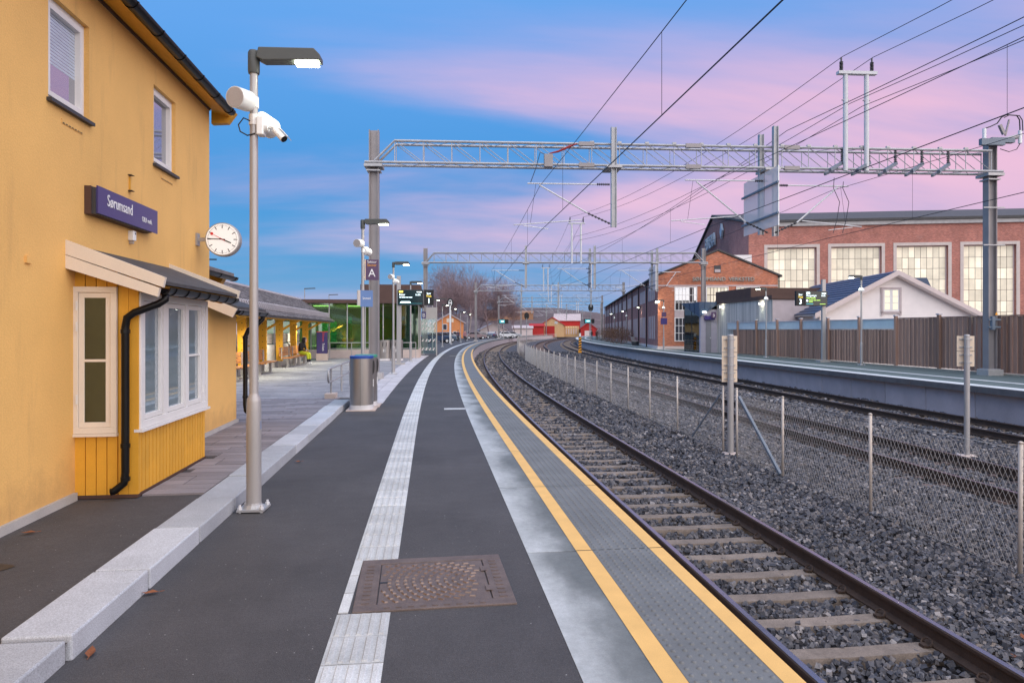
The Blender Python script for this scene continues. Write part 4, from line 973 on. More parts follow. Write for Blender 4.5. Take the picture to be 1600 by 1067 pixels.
make_bin('steel litter bin with a blue rim at the end of the granite kerb', (-1.50, 15.25, 0), 0, 'bin_blue', 'sorting bins at the kerb end')
make_bin('steel litter bin with a green rim behind the blue rimmed one', (-1.47, 15.96, 0), 0, 'bin_green', 'sorting bins at the kerb end')
make_bin('left one of the two steel bins before the glass pavilion', (-2.62, 39.6, 0), rad(-90), 'bin_steel', 'bins before the glass pavilion')
make_bin('right one of the two steel bins before the glass pavilion', (-1.92, 39.6, 0), rad(-90), 'bin_steel', 'bins before the glass pavilion')
def handrail():
    t = thing('handrail', 'grey looped pipe handrail on a stone block beside the steel bins', 'handrail', (-2.45, 17.3, .05))
    zt, zl = .74, .42
    loop = [(0, .1, zt), (0, -.35, zt)]+[(0, -.35-.15*math.sin(a), (zt+zl)/2+.15*math.cos(a)) for a in [math.pi*i/8 for i in range(1, 8)]]+[(0, -.35, zl), (0, .1, zl)]
    pts = [(0, 4.2, zt+.0), (0, 2.0, zt)]+loop+[(0, 2, zl), (0, 4.2, zl)]
    MB().tube(pts, .027, 8).build('rail', 'pole_grey', t, smooth=True)
    for y in (0, 2.0, 4.0): MB().cyl((0, y, 0), (0, y, zt+.02), .024, n=8).build('post', 'pole_grey', t, smooth=40)
    MB().box(-.13, .13, -.20, .22, -.05, .13).build('stone_block', 'granite_pink', t, bevel=.01)
handrail()
# ================================================================ shelter, pavilion
PY = [26.6, 29.75, 32.95, 36.2, 39.6]
def shelter():
    t = thing('waiting_shelter', 'open waiting shelter with yellow timber posts under a dark slate roof', 'shelter', (-7, 33, 0))
    B = lambda mb, n, m, p=t, **k: mb.build(n, m, p, world=True, **k)
    for y in [23.4]+PY:
        p = B(MB().prism([(-6.86, y-.09, .30), (-7.14, y-.09, .30), (-7.20, y-.09, 2.62), (-6.86, y-.09, 2.30)], (0, .18, 0)), 'post', 'shelter_yellow')
        B(MB().box(-7.06, -6.94, y-.06, y+.06, 0, .30), 'foot', 'pole_grey', p)
        B(MB().bar((-6.9, y, 1.75), (-6.05, y, 2.24), .07, .10), 'strut', 'shelter_yellow', p)
        B(MB().bar((-7.2, y, 2.62), (-5.95, y, 2.24), .08, .12), 'rafter', 'shelter_yellow', p)
        dots = MB()
        for z in (.5, .75, 1.0, 1.25, 1.5, 1.75, 2.0): dots.cyl((-6.855, y, z), (-6.845, y, z), .018, n=6); dots.cyl((-7.0, y-.092, z), (-7.0, y-.086, z), .02, n=6)
        B(dots, 'bolt_heads', 'black', p)
    for y in [25.0, 28.2, 31.4, 34.6, 37.9]:
        B(MB().box(-8.95, -8.75, y-.09, y+.09, 0, 2.4), 'rear_post', 'shelter_yellow')
    B(MB().box(-6.15, -6.03, 22.4, 42.3, 2.16, 2.27), 'eaves_beam', 'shelter_yellow')
    for a, b in zip([23.4]+PY[:-1], PY):
        pr = [(-7.45, 0), (-7.45, .98)]+[(-7.33+.12*math.cos(q), .98+.10*math.sin(q)) for q in [math.pi-math.pi*i/6 for i in range(1, 6)]]+[(-7.21, .98), (-7.21, 0)]
        B(MB().prism([(x, a+.12, z) for x, z in pr], (0, b-a-.24, 0)), 'low_wall', 'concrete', smooth=40)
        sl = B(MB().box(-7.36, -7.33, a+.14, b-.14, 1.12, 1.16), 'wind_screen', 'wood_grey')
        for k in range(6): B(MB().box(-7.37, -7.32, a+.14, b-.14, 1.17+k*.068, 1.225+k*.068), 'slat', 'wood_grey', sl)
    B(MB().prism([(-9.6, 22.2, 2.40), (-7.9, 22.2, 3.58), (-5.85, 22.2, 2.26), (-5.85, 22.2, 2.20), (-7.9, 22.2, 3.50), (-9.6, 22.2, 2.32)], (0, 20.6, 0)), 'roof', 'roof_dark')
    B(MB().prism([(-9.5, 22.3, 2.32), (-7.9, 22.3, 3.48), (-5.95, 22.3, 2.18)], (0, .06, 0)), 'gable_board', 'shelter_yellow')
    rf = [o for o in bpy.data.objects if o.parent == t and o.name.startswith('roof')][0]
    # slates, row upon row
    mb = MB(); import random as rd
    L = math.hypot(2.05, 1.32); n = 15; w = .30
    for side in (1, -1):
        for r in range(n):
            a0, a1 = r/n, (r+1.12)/n
            x0, z0 = (-7.9+2.05*a0, 3.60-1.32*a0) if side > 0 else (-7.9-1.7*a0, 3.60-1.18*a0)
            x1, z1 = (-7.9+2.05*a1, 3.60-1.32*a1) if side > 0 else (-7.9-1.7*a1, 3.60-1.18*a1)
            k = 0; y = 22.2+(.15 if r % 2 else 0)
            if side < 0: continue
            while y < 42.75:
                d = rd.uniform(0, .012); mb.add([(x0, y+.01, z0+.012), (x0, y+w-.01, z0+.012), (x1, y+w-.01, z1+.045+d), (x1, y+.01, z1+.045+d), (x1, y+w-.01, z1+.012), (x1, y+.01, z1+.012)], [(0,3,2,1),(3,5,4,2)]); y += w
    stuff(B(mb, 'slates', 'slate', rf)); B(MB().box(-7.98, -7.82, 22.2, 42.8, 3.58, 3.66), 'ridge_cap', 'zinc', rf)
    sg = MB(); y = 22.6
    while y < 42.5: sg.bar((-6.35, y, 2.62), (-6.18, y+.12, 2.76), .05, .02); sg.bar((-6.18, y+.12, 2.76), (-6.12, y+.28, 2.50), .05, .02); y += .3
    stuff(B(sg, 'snow_guard', 'zinc', rf))
    for y in (25.5, 31., 36.5): spot('shelter_light', (-6.4, y, 2.12), 130, 2.75, (1, .98, .75))
shelter()
def bench(y0, y1, label):
    t = thing('bench', label, 'bench', (-6.55, (y0+y1)/2, 0), 0, 'slatted benches in the waiting shelter'); h = (y1-y0)/2
    for k in range(4): MB().box(-.22+k*.115, -.125+k*.115, -h, h, .44, .475).build('seat_slat', 'bench_wood', t)
    for k in range(4): MB().box(-.32-k*.012, -.29-k*.012, -h, h, .54+k*.105, .625+k*.105).build('back_slat', 'bench_wood', t)
    for y in (-h+.35, h-.35): MB().box(-.25, .2, y-.03, y+.03, .40, .44).box(-.30, -.255, y-.03, y+.03, .40, .92).box(-.05, .05, y-.05, y+.05, 0, .40).build('leg', 'pole_grey', t)
bench(23.6, 26.2, 'slatted bench close to the low annex wall in the shelter'); bench(26.95, 29.4, 'slatted bench with nobody on it between two yellow posts'); bench(32.2, 34.5, 'slatted bench just beside the hooded person'); bench(34.7, 37.0, 'slatted bench on which the hooded person sits')
def skin_body(name, J, E, mat_fn, parent, root=0, sub=1):
    me = bpy.data.meshes.new(name); me.from_pydata([j[0] for j in J], E, []); o = bpy.data.objects.new(name, me); C.objects.link(o)
    o.modifiers.new('skin', 'SKIN'); sv = me.skin_vertices[0].data
    for i, j in enumerate(J): sv[i].radius = j[1] if isinstance(j[1], tuple) else (j[1], j[1])
    sv[root].use_root = True
    s = o.modifiers.new('sub', 'SUBSURF'); s.levels = s.render_levels = sub
    dg = bpy.context.evaluated_depsgraph_get(); m2 = bpy.data.meshes.new_from_object(o.evaluated_get(dg)); bpy.data.objects.remove(o)
    mats = []
    for p in m2.polygons:
        m = mat_fn(p.center)
        if m not in mats: mats.append(m); m2.materials.append(MATS[m])
        p.material_index = mats.index(m)
    m2.shade_smooth(); return link(name, m2, parent)
def head(parent, c, hair='jacket_black', hood=False, r=.105):
    mb = MB(); n = 12; rings = [(-.125, .05), (-.10, .075), (-.05, .09), (0, .098), (.05, .093), (.09, .07), (.118, .03)]
    if hood:
        mb.lathe([(rr*1.28, z*1.22) for z, rr in rings], c, n); mb.build('hood', hair, parent, smooth=True)
        mb = MB(); mb.lathe([(rr*.85, z*.85) for z, rr in rings], (c[0]+.05, c[1], c[2]-.015), n); mb.build('face', 'skin', parent, smooth=True)
    else:
        mb.lathe([(rr, z) for z, rr in rings], c, n); mb.build('head', 'skin', parent, smooth=True)
        h = MB(); h.lathe([(.10, -.02), (.108, .03), (.10, .08), (.07, .12), (.02, .135)], (c[0]-.012, c[1], c[2]), n); h.build('hair', hair, parent, smooth=True)
def seated():
    # sits facing +x, bent over something held in the hands
    t = thing('person', 'seated person in a black hooded jacket and bright yellow trousers, looking down', 'person', (-6.5, 35.75, 0), rad(-20))
    J = [((-.12, 0, .56), .14), ((-.10, 0, .72), .135), ((-.04, 0, .90), .15), ((.02, 0, 1.05), .13), ((.06, 0, 1.13), .06),
         ((-.02, .10, .56), .095), ((.36, .13, .55), .075), ((.38, .13, .28), .06), ((.34, .13, .08), .045), ((.46, .14, .045), .04),
         ((-.02, -.10, .56), .095), ((.36, -.12, .55), .075), ((.42, -.13, .28), .06), ((.40, -.13, .08), .045), ((.52, -.14, .045), .04),
         ((.02, .20, 1.02), .07), ((.06, .25, .78), .055), ((.27, .11, .70), .045), ((.34, .05, .70), .035),
         ((.02, -.20, 1.02), .07), ((.06, -.25, .78), .055), ((.27, -.11, .70), .045), ((.34, -.05, .70), .035)]
    E = [(0,1),(1,2),(2,3),(3,4),(0,5),(5,6),(6,7),(7,8),(8,9),(0,10),(10,11),(11,12),(12,13),(13,14),(3,15),(15,16),(16,17),(17,18),(3,19),(19,20),(20,21),(21,22)]
    def mf(c):
        if c.z < .12: return 'speaker_white'
        if c.z < .645 and c.x > -.14 or c.z < .5: return 'trousers_yellow' if c.z > .26 else 'trousers_dark'
        if c.x > .30: return 'skin'
        return 'jacket_black'
    b = skin_body('body', J, E, mf, t)
    head(t, (.12, 0, 1.24), 'jacket_black', hood=True)
    p = thing('phone', 'small dark phone held by the seated person', 'phone', t.matrix_world @ v3((0, 0, 0)) if False else (-6.5+.36*math.cos(rad(-20)), 35.75+.36*math.sin(rad(-20)), .715), rad(-20))
    MB().box(-.03, .05, -.035, .035, -.004, .008).build('case', 'black', p)
seated()
def walker(loc, rz, label, top, legs, hair, step=.16, h=1.74):
    t = thing('person', label, 'person', loc, rz, 'people walking on the platforms'); k = h/1.74
    J = [((0, 0, .95), .13), ((0, 0, 1.12), .125), ((.01, 0, 1.30), .15), ((.01, 0, 1.42), .11), ((.015, 0, 1.50), .055),
         ((0, .09, .88), .085), ((.08+step*.3, .09, .50), .062), ((step, .09, .09), .042), ((step+.13, .09, .04), .036),
         ((0, -.09, .88), .085), ((.04-step*.3, -.09, .50), .062), ((-step-.04, -.09, .11), .042), ((-step+.08, -.09, .05), .036),
         ((0, .19, 1.38), .065), ((-.06, .24, 1.12), .05), ((.03, .24, .90), .04), ((.06, .23, .80), .032), ((0, -.19, 1.38), .065), ((.02, -.24, 1.12), .05), ((.12, -.24, .92), .04), ((.15, -.23, .82), .032)]
    J = [((a[0]*k, a[1]*k, a[2]*k), r) for a, r in J]
    E = [(0,1),(1,2),(2,3),(3,4),(0,5),(5,6),(6,7),(7,8),(0,9),(9,10),(10,11),(11,12),(3,13),(13,14),(14,15),(15,16),(3,17),(17,18),(18,19),(19,20)]
    def mf(c):
        z = c.z/k
        if z < .08: return 'black'
        if z < .86: return 'skin' if abs(c.y) > .2*k and z < .85 else legs
        if z > 1.47: return 'skin'
        return top
    skin_body('body', J, E, mf, t); head(t, (.02, 0, (1.62)*k), hair)
walker((4.0, 100.5, .0), rad(-90), 'walker in a dark blue coat on the near platform', 'coat_blue', 'trousers_dark', 'jacket_black')
walker((5.15, 104, .0), rad(-85), 'walker in a pale pink coat on the near platform', 'coat_pink', 'trousers_dark', 'brown_fascia')
walker((27.7, 116, .04), rad(80), 'walker in a black jacket and blue jeans on the far platform', 'jacket_black', 'jeans', 'jacket_black')
walker((28.5, 115.5, .04), rad(85), 'walker all in black on the far platform', 'jacket_black', 'trousers_dark', 'jacket_black')
def ticket_column():
    t = thing('ticket_column', 'dark purple ticket pillar on a stone foot beside the shelter', 'ticket pillar', (-6.2, 40.3, 0), rad(6))
    MB().box(-.32, .32, -.3, .3, 0, .40).build('foot', 'granite_pink', t); MB().box(-.30, .30, -.27, .27, .40, 1.62).build('body', 'sign_purple', t, bevel=.01); MB().box(.30, .315, -.26, .26, .42, 1.60).build('side_panel', 'dark_grey', t); MB().box(-.31, .31, -.28, .28, 1.62, 1.66).build('cap', 'text_red', t)
    me = text_mesh('Billetter', .17, 'text_red', .002, sx=.9); me.transform(Matrix.Rotation(rad(90), 4, 'Y')); link('lettering', me, t, (.02, -.274, 1.58))
    me = text_mesh('Tickets', .17, 'text_white', .002, sx=.9); me.transform(Matrix.Rotation(rad(90), 4, 'Y')); link('lettering', me, t, (.02, -.274, 1.0))
ticket_column()
def pavilion():
    A, Bx, y, dep = -10.6, -.75, 43.2, 9.0
    t = thing('glass_pavilion', 'green glass stair pavilion with a flat dark roof beside the shelter', 'pavilion', (-5, y, 0))
    B = lambda mb, n, m, p=t, **k: mb.build(n, m, p, world=True, **k)
    B(MB().box(A, Bx, y-.15, y+.12, 0, .52).box(Bx-.12, Bx+.1, y+.12, y+dep, 0, .52), 'base_wall', 'granite_pink')
    B(MB().box(A, Bx-.13, y+.13, y+dep, .0, .10), 'floor', 'concrete')
    rf = B(MB().box(A-.4, Bx+.25, y-.35, y+dep, 3.40, 3.62), 'roof', 'brown_fascia'); B(MB().box(-4.4, Bx+.15, y+.6, y+dep-.5, 3.63, 4.62), 'roof_box', 'brown_fascia', rf)
    B(MB().box(A, Bx, y+.2, y+dep-.2, 3.33, 3.395), 'ceiling', 'cream_paint')
    n = 9; w = (Bx-A)/n
    for k in range(n):
        B(MB().box(A+k*w+.03, A+(k+1)*w-.03, y-.01, y+.01, .53, 3.39), 'glass_pane', 'glass_green'); B(MB().box(A+k*w-.03, A+k*w+.03, y-.035, y+.035, .52, 3.40), 'mullion', 'pole_grey')
    for k in range(4): B(MB().box(Bx-.02, Bx+.0, y+.15+k*2.2, y+.15+(k+1)*2.2-.06, .53, 3.39), 'glass_pane', 'glass_green'); B(MB().box(Bx-.05, Bx+.02, y+.1+k*2.2, y+.16+k*2.2, .52, 3.40), 'mullion', 'pole_grey')
    B(MB().box(A, Bx-.2, y+dep-.2, y+dep-.05, .1, 3.33), 'back_wall', 'concrete')
    B(MB().box(-3.9, -1.1, y+2.2, y+2.35, .1, 3.3), 'stair_wall', 'bin_green'); B(MB().box(-7.2, -6.2, y+3, y+3.2, .1, 2.3).box(-5.4, -5.3, y+2, y+4, .1, 2.6), 'lift_door', 'bin_green')
    for k in range(5): B(MB().bar((-9.5+k*1.0, y+1.5, .1+k*.25), (-9.5+k*1.0, y+4.5, .1+k*.25), .9, .2), 'stair_step', 'concrete')
    for x in (-9.2, -7, -4.9): B(MB().box(x-.5, x+.5, y+2.0, y+2.16, 3.27, 3.325), 'ceiling_lamp', 'ceiling_glow')
    l = bpy.data.lights.new('pavilion_light', 'AREA'); l.energy = 260; l.size = 5; l.color = (1, .98, .7); o = bpy.data.objects.new('pavilion_light', l); C.objects.link(o); o.location = (-6.8, y+3.5, 3.2)
pavilion()
def railing():
    t = thing('railing', 'low pipe railing before the green glass pavilion', 'railing', (-3.3, 41.9, 0))
    x0, x1 = -6.0+3.3, -.9+3.3
    for z in (.98, .62): MB().cyl((x0, 0, z), (x1, 0, z), .022, n=6).build('rail', 'pole_grey', t)
    for k in range(5): x = x0+(x1-x0)*k/4; MB().cyl((x, 0, 0), (x, 0, 1.0), .024, n=6).build('post', 'pole_grey', t)
railing()
def glass_stop():
    # smoked glass screen with pale chevrons at the pavilion's corner
    t = thing('glass_screen', 'glass wind screen with pale chevron marks and a letter B plate', 'screen', (-.35, 47.2, 0), rad(4))
    for x in (-.35, .75): MB().box(x-.04, x+.04, -.04, .04, 0, 3.3).build('post', 'pole_grey', t)
    g = MB().box(-.31, .71, -.008, .008, .15, 2.5).build('pane', 'glass_sheet', t)
    for z in (.35, .95, 1.75, 2.1):
        for k in range(4): MB().prism([(-.27+k*.25, -.011, z), (-.19+k*.25, -.011, z), (-.11+k*.25, -.011, z+.18), (-.19+k*.25, -.011, z+.18)], (0, .002, 0)).build('chevron', 'sheet_pale', g)
    MB().box(-.28, .02, -.07, -.05, 2.55, 3.0).build('plate', 'sign_purple', t); text('B', .36, 'text_white', t, (-.13, -.072, 2.64), align='CENTER'); MB().box(.02, .72, -.02, .02, 2.5, 3.3).build('panel', 'pole_grey', t)
glass_stop()
# ================================================================ overhead line
WX = {1: 1.75, 2: 7.95, 3: 12.75}      # offsets of the three wire runs
CZ = {1: 5.28, 2: 5.5, 3: 5.2}         # contact wire height
MZ = {1: 6.92, 2: 7.1, 3: 6.95}        # carrier wire height at supports
def hsec(mb, x, y, z0, z1, w=.30, d=.30, t=.025):
    mb.box(x-w/2, x-w/2+t, y-d/2, y+d/2, z0, z1).box(x+w/2-t, x+w/2, y-d/2, y+d/2, z0, z1).box(x-w/2+t, x+w/2-t, y-t/2, y+t/2, z0, z1)
    return mb
def insul(mb, p, q, r=.05, n=7):
    p, q = v3(p), v3(q); mb.cyl(p, q, r*.45, n=6)
    for k in range(n): a = p+(q-p)*(k+.3)/n; b = p+(q-p)*(k+.7)/n; mb.cyl(a, b, r, r*.8, n=8)
    return mb
def gantry(pl, pr, label, detail=2, drops=(), hv=None, zc=7.66, zt=8.5, left_taper=True, right_taper=False, boards=(), plz=(0, .04)):
    pl, pr = v3(pl), v3(pr); d = pr-pl; ln = d.length; rz = math.atan2(d.y, d.x)
    t = thing('catenary_gantry', label, 'gantry', pl, rz, 'lattice gantries carrying the overhead line')
    for x, z, m in ((0, plz[0], 'steel_mast'), (ln, plz[1], 'steel_mast')):
        ms = hsec(MB(), x, 0, z+.1, zt+.42, .34, .30, .03).build('mast', m, t)
        MB().box(x-.30, x+.30, -.3, .3, z-.05, z+.22).build('plinth', 'concrete', ms, bevel=.01); MB().box(x-.25, x+.25, -.22, .22, z+.22, z+.25).build('base_plate', 'steel_galv', ms)
        MB().box(x-.32, x+.32, -.33, .33, zc-.16, zc-.06).box(x-.24, x+.24, -.24, .24, zc-.30, zc-.25).build('collar', 'steel_galv', ms)
    dep = .26; n = int(ln/.98); a0 = -.30; a1 = ln+.30; ta, tb = (.75 if left_taper else .15), (ln-.75 if right_taper else ln-.15)
    for y in (-dep, dep):
        MB().cyl((a0, y, zc), (a1, y, zc), .048, n=8).build('chord', 'steel_galv', t, smooth=40)
        pts = ([(0.05, y, zc+.05), (ta, y, zt)] if left_taper else [(ta, y, zt)])+([(tb, y, zt), (ln-.05, y, zc+.05)] if right_taper else [(tb, y, zt)])
        MB().tube(pts, .048, 8).build('chord', 'steel_galv', t)
    m = int((tb-ta)/1.0); xs = [ta+(tb-ta)*i/m for i in range(m+1)]
    if detail == 2:
        vm = MB().cyl((0, 0, zc), (0, 0, zt), .016, n=5).mesh('brace', 'steel_galv'); w = xs[1]-xs[0]
        dm = MB().cyl((0, 0, zt), (w, 0, zc), .014, n=5).mesh('brace', 'steel_galv'); lm = MB().cyl((0, -dep, 0), (w/2, dep, 0), .012, n=4).cyl((w/2, dep, 0), (w, -dep, 0), .012, n=4).mesh('brace', 'steel_galv')
        for y in (-dep, dep):
            for x in xs: link('brace', vm, t, (x, y, 0))
            for x in xs[:-1]: link('brace', dm, t, (x, y, 0))
        for x in xs[:-1]: link('brace', lm, t, (x, 0, zc-.02)); link('brace', lm, t, (x, 0, zt))
        for xx in (ln*.33, ln*.5, ln*.66): MB().box(xx-.28, xx+.28, -dep-.06, -dep+.06, zt-.07, zt+.07).box(xx-.28, xx+.28, -dep-.06, -dep+.06, zc-.07, zc+.07).build('splice_plate', 'steel_mast', t)
        for i in range(7, m): MB().box(xs[i]-.07, xs[i]+.07, -dep-.05, -dep+.03, zt+.03, zt+.10).build('clamp', 'steel_galv', t)
    else:
        br = MB()
        for y in (-dep, dep):
            for x, x2 in zip(xs, xs[1:]): br.cyl((x, y, zc), (x, y, zt), .016, n=4, caps=False); br.cyl((x, y, zt), (x2, y, zc), .014, n=4, caps=False)
        stuff(br.build('bracing', 'steel_galv', t))
    for (x, ztop, zbot, reach, zm, two) in drops:
        dp = MB()
        if two: hsec(dp, x-.22, .0, zbot+.1, ztop-.2, .17, .17, .02); hsec(dp, x+.15, -.38, zbot, ztop, .18, .18, .02)
        else: hsec(dp, x, -.38, zbot, ztop, .19, .19, .02)
        o = dp.build('drop_post', 'steel_galv', t); MB().box(x-.28, x+.28, -.55, .34, zc-.13, zc-.05).build('bracket', 'steel_galv', o)
        for sg, zz in ([(reach, zm)] if not isinstance(reach, tuple) else [(reach[0], zm), (reach[1], zm-.15)]):
            s_ = 1 if sg > 0 else -1; xe = x+sg; yy = -.38
            cp = MB().cyl((x+s_*.62, yy, zz), (xe, yy, zz), .026, n=8).build('cantilever_tube', 'steel_bright', t, smooth=40)
            MB().cyl((x+s_*.95, yy, zbot+.50), (xe-s_*.42, yy, zz-.05), .028, n=8).build('stay_tube', 'steel_bright', cp)
            insul(MB(), (x+s_*.14, yy, zz), (x+s_*.62, yy, zz)).build('insulator', 'insulator', cp); insul(MB(), (x+s_*.12, yy, zbot+.12), (x+s_*.95, yy, zbot+.50), .045).build('insulator', 'insulator', cp)
            zs_ = zz-1.28; MB().cyl((x+s_*1.15, yy, zs_-.0), (xe-s_*.4+s_*.9, yy, zs_-.20), .02, n=6).build('steady_tube', 'steel_bright', cp)
            MB().cyl((xe+s_*.15, yy, zs_-.22), (xe-s_*.75, yy, zs_-.33), .014, n=6).build('steady_arm', 'metal_white', cp); MB().cyl((xe-s_*.3, yy, zz), (xe-s_*.1, yy, zs_-.15), .006, n=4).build('hanger', 'wire', cp)
    if hv:
        x0, x1, ztop = hv
        for x in (x0, x1): MB().cyl((x, -.36, zc-.1), (x, -.36, ztop), .085, n=12).build('feeder_post', 'steel_bright', t, smooth=40)
        MB().box(x0-.30, x1+.36, -.46, -.26, ztop, ztop+.11).build('cross_arm', 'steel_bright', t)
        for x in (x0-.16, x1+.2):
            ii = MB(); insul(ii, (x, -.36, ztop+.11), (x, -.36, ztop+.48), .075); ii.cyl((x, -.36, ztop+.48), (x, -.36, ztop+.62), .03, n=6).build('insulator', 'insulator', t)
        for x in (x0, x1): MB().box(x-.13, x+.13, -.40, -.32, ztop-.95, ztop-.92).build('clip', 'steel_galv', t)
    for (x, zb, h, w) in boards:
        # sheet metal guard on the drop post, turned to run along the track
        g = MB().box(x-.012, x+.012, -w, w*.85, zb, zb+h).build('guard_sheet', 'guard_mesh', t); MB().box(x-.02, x+.02, -w-.03, -w, zb-.01, zb+h+.01).build('edge_trim', 'metal_white', g)
        for q in (.2, .72): MB().bar((x-.05, -w-.1, zb+h*q), (x-.05, w*.9, zb+h*q), .06, .07).build('stiffener', 'steel_blue', g)
    return t, ln
G1L, G1R = Vector((-2.0, 24.75, 0)), Vector((20.95, 23.45, 0))
g1, gl = gantry(G1L, G1R, 'nearest big lattice gantry with twin feeder posts and cable ends on its right mast', 2,
    drops=((8.55, 9.0, 5.42, -3.1, 6.95, False), (14.35, 9.15, 5.15, (-3.2, 2.9), 7.15, True)), hv=(17.15, 17.95, 11.1), zc=7.66, zt=8.42, boards=((14.05, 5.37, 2.05, 1.6),))
def mast_fittings():
    t = g1; x = gl
    for k in range(5):
        xb = 16.7+k*1.02
        MB().bar((xb-.35, -.75, 7.50), (xb+.45, -.2, 7.92), .10, .11).bar((xb-.35, -.40, 7.42), (xb+.25, .1, 7.68), .08, .08).build('switch_arm', 'steel_blue', t)
        ii = MB(); insul(ii, (xb+.40, -.22, 7.95), (xb+.40, -.22, 8.42), .065); ii.build('insulator', 'insulator', t)
    MB().box(x-.6, x+.32, -.36, -.2, 8.62, 8.86).box(x-.15, x+.75, -.30, -.10, 8.74, 8.92).build('head_bracket', 'steel_blue', t)
    MB().cyl((x+.2, -.2, 8.8), (x+1.05, -.2, 9.02), .09, n=10).build('cable_arm', 'pole_grey', t)
    for xx, z0, z1 in ((x-.42, 8.85, 9.25), (x+.98, 8.72, 9.2)): MB().cyl((xx, -.25, z0), (xx, -.25, z1), .065, n=10).build('cable_end', 'metal_white', t)
    c = [(x-.42, -.25, 9.25), (x-.2, -.25, 9.32), (x+.08, -.25, 9.45), (x+.25, -.25, 9.68), (x+.45, -.25, 9.78), (x+.85, -.25, 9.76), (x+.96, -.25, 9.6), (x+.98, -.25, 9.2)]
    MB().tube(c, .022, 6).tube([(p[0]+.05, p[1]-.07, p[2]-.03) for p in c[3:]], .018, 6).tube([(x+.98, -.25, 8.72), (x+.85, -.25, 8.5), (x+.55, -.25, 8.40), (x+.2, -.25, 8.5)], .014, 6).build('cable', 'black', t)
    MB().bar((x+.18, -.25, 9.4), (x+.35, -.25, 9.05), .1, .1).bar((x+.55, -.25, 9.6), (x+.40, -.25, 9.0), .05, .05).build('arrester', 'steel_mast', t)
    for z in (6.3, 4.9): MB().box(x-.42, x+.42, -.22, -.18, z, z+.04).build('strap', 'steel_galv', t)
    MB().box(x-.14, x-.02, -.30, -.17, 1.75, 2.25).box(x-.25, x+.22, -.26, -.2, 1.82, 1.88).box(x-.25, x+.22, -.26, -.2, 2.1, 2.16).build('switch_box', 'steel_blue', t); MB().prism([(x-.05, -.31, 2.3), (x+.07, -.31, 2.3), (x+.01, -.31, 2.42)], (0, .01, 0)).build('warning_plate', 'stripe_orange', t)
    # earth leads and red sleeve over the near track
    MB().tube([(6.25, -.3, 8.05), (6.55, -.3, 8.12), (6.95, -.3, 8.3), (7.25, -.3, 8.42)], [.02, .04, .045, .02], 6).build('cable_sleeve', 'copper_red', t)
    MB().box(6.05, 6.35, -.45, -.2, 7.55, 8.0).build('switch_gear', 'steel_mast', t); MB().tube([(6.15, -.3, 8.0), (5.9, -.38, 8.05), (5.75, -.38, 7.5), (5.55, -.38, 6.95)], .014, 5).build('lead', 'wire', t)
    for dx in (0, .35): MB().tube([(16.7+dx, -.4, 7.3-dx*.4), (16.62+dx, -.5, 6.9), (16.85+dx, -.5, 6.4), (16.75+dx, -.5, 5.75), (16.55+dx, -.6, 5.25)], .012, 5).build('lead', 'wire', t)
mast_fittings()
G2L, G2R = Vector((-.45, 60.4, 0)), Vector((23.8, 57.6, 0))
gantry(G2L, G2R, 'second lattice gantry, standing between the green pavilion and the brick workshop gable', 1, drops=((8.8, 9.1, 5.4, -3.0, 6.95, False), (14.65, 9.1, 5.35, -3.1, 7.1, True), (20.1, 8.9, 5.1, (-3.3, 2.2), 6.95, True)), hv=(12.8, 13.6, 11.0), right_taper=True, boards=((14.4, 5.4, 2.0, 1.3), (19.9, 5.2, 2.1, 1.5)))
G3L, G3R = P(103, -1.8), P(103, 20.4)
gantry(G3L, G3R, 'third lattice gantry, over the walkers on the curved platform', 1, drops=((6.9, 8.7, 5.2, -3.0, 6.95, False), (12.4, 8.9, 5.2, -3.1, 7.1, False), (17.3, 8.6, 5.2, -2.7, 6.95, False)), hv=(10.2, 10.85, 11.0))
GL = [(G1L, G1R), (G2L, G2R), (G3L, G3R)]
for i, s in enumerate((143, 185, 232)):
    a, b = P(s, -1.5), P(s, 20); GL.append((a, b))
    gantry(a, b, ['lattice gantry in front of the red houses', 'lattice gantry behind the one at the red houses', 'farthest lattice gantry at the end of the curve'][i], 1, drops=((7.0, 8.8, 5.2, -3.0, 6.95, False), (12.4, 8.8, 5.2, -3, 7.1, False)), hv=(10.4, 11.0, 11.0))
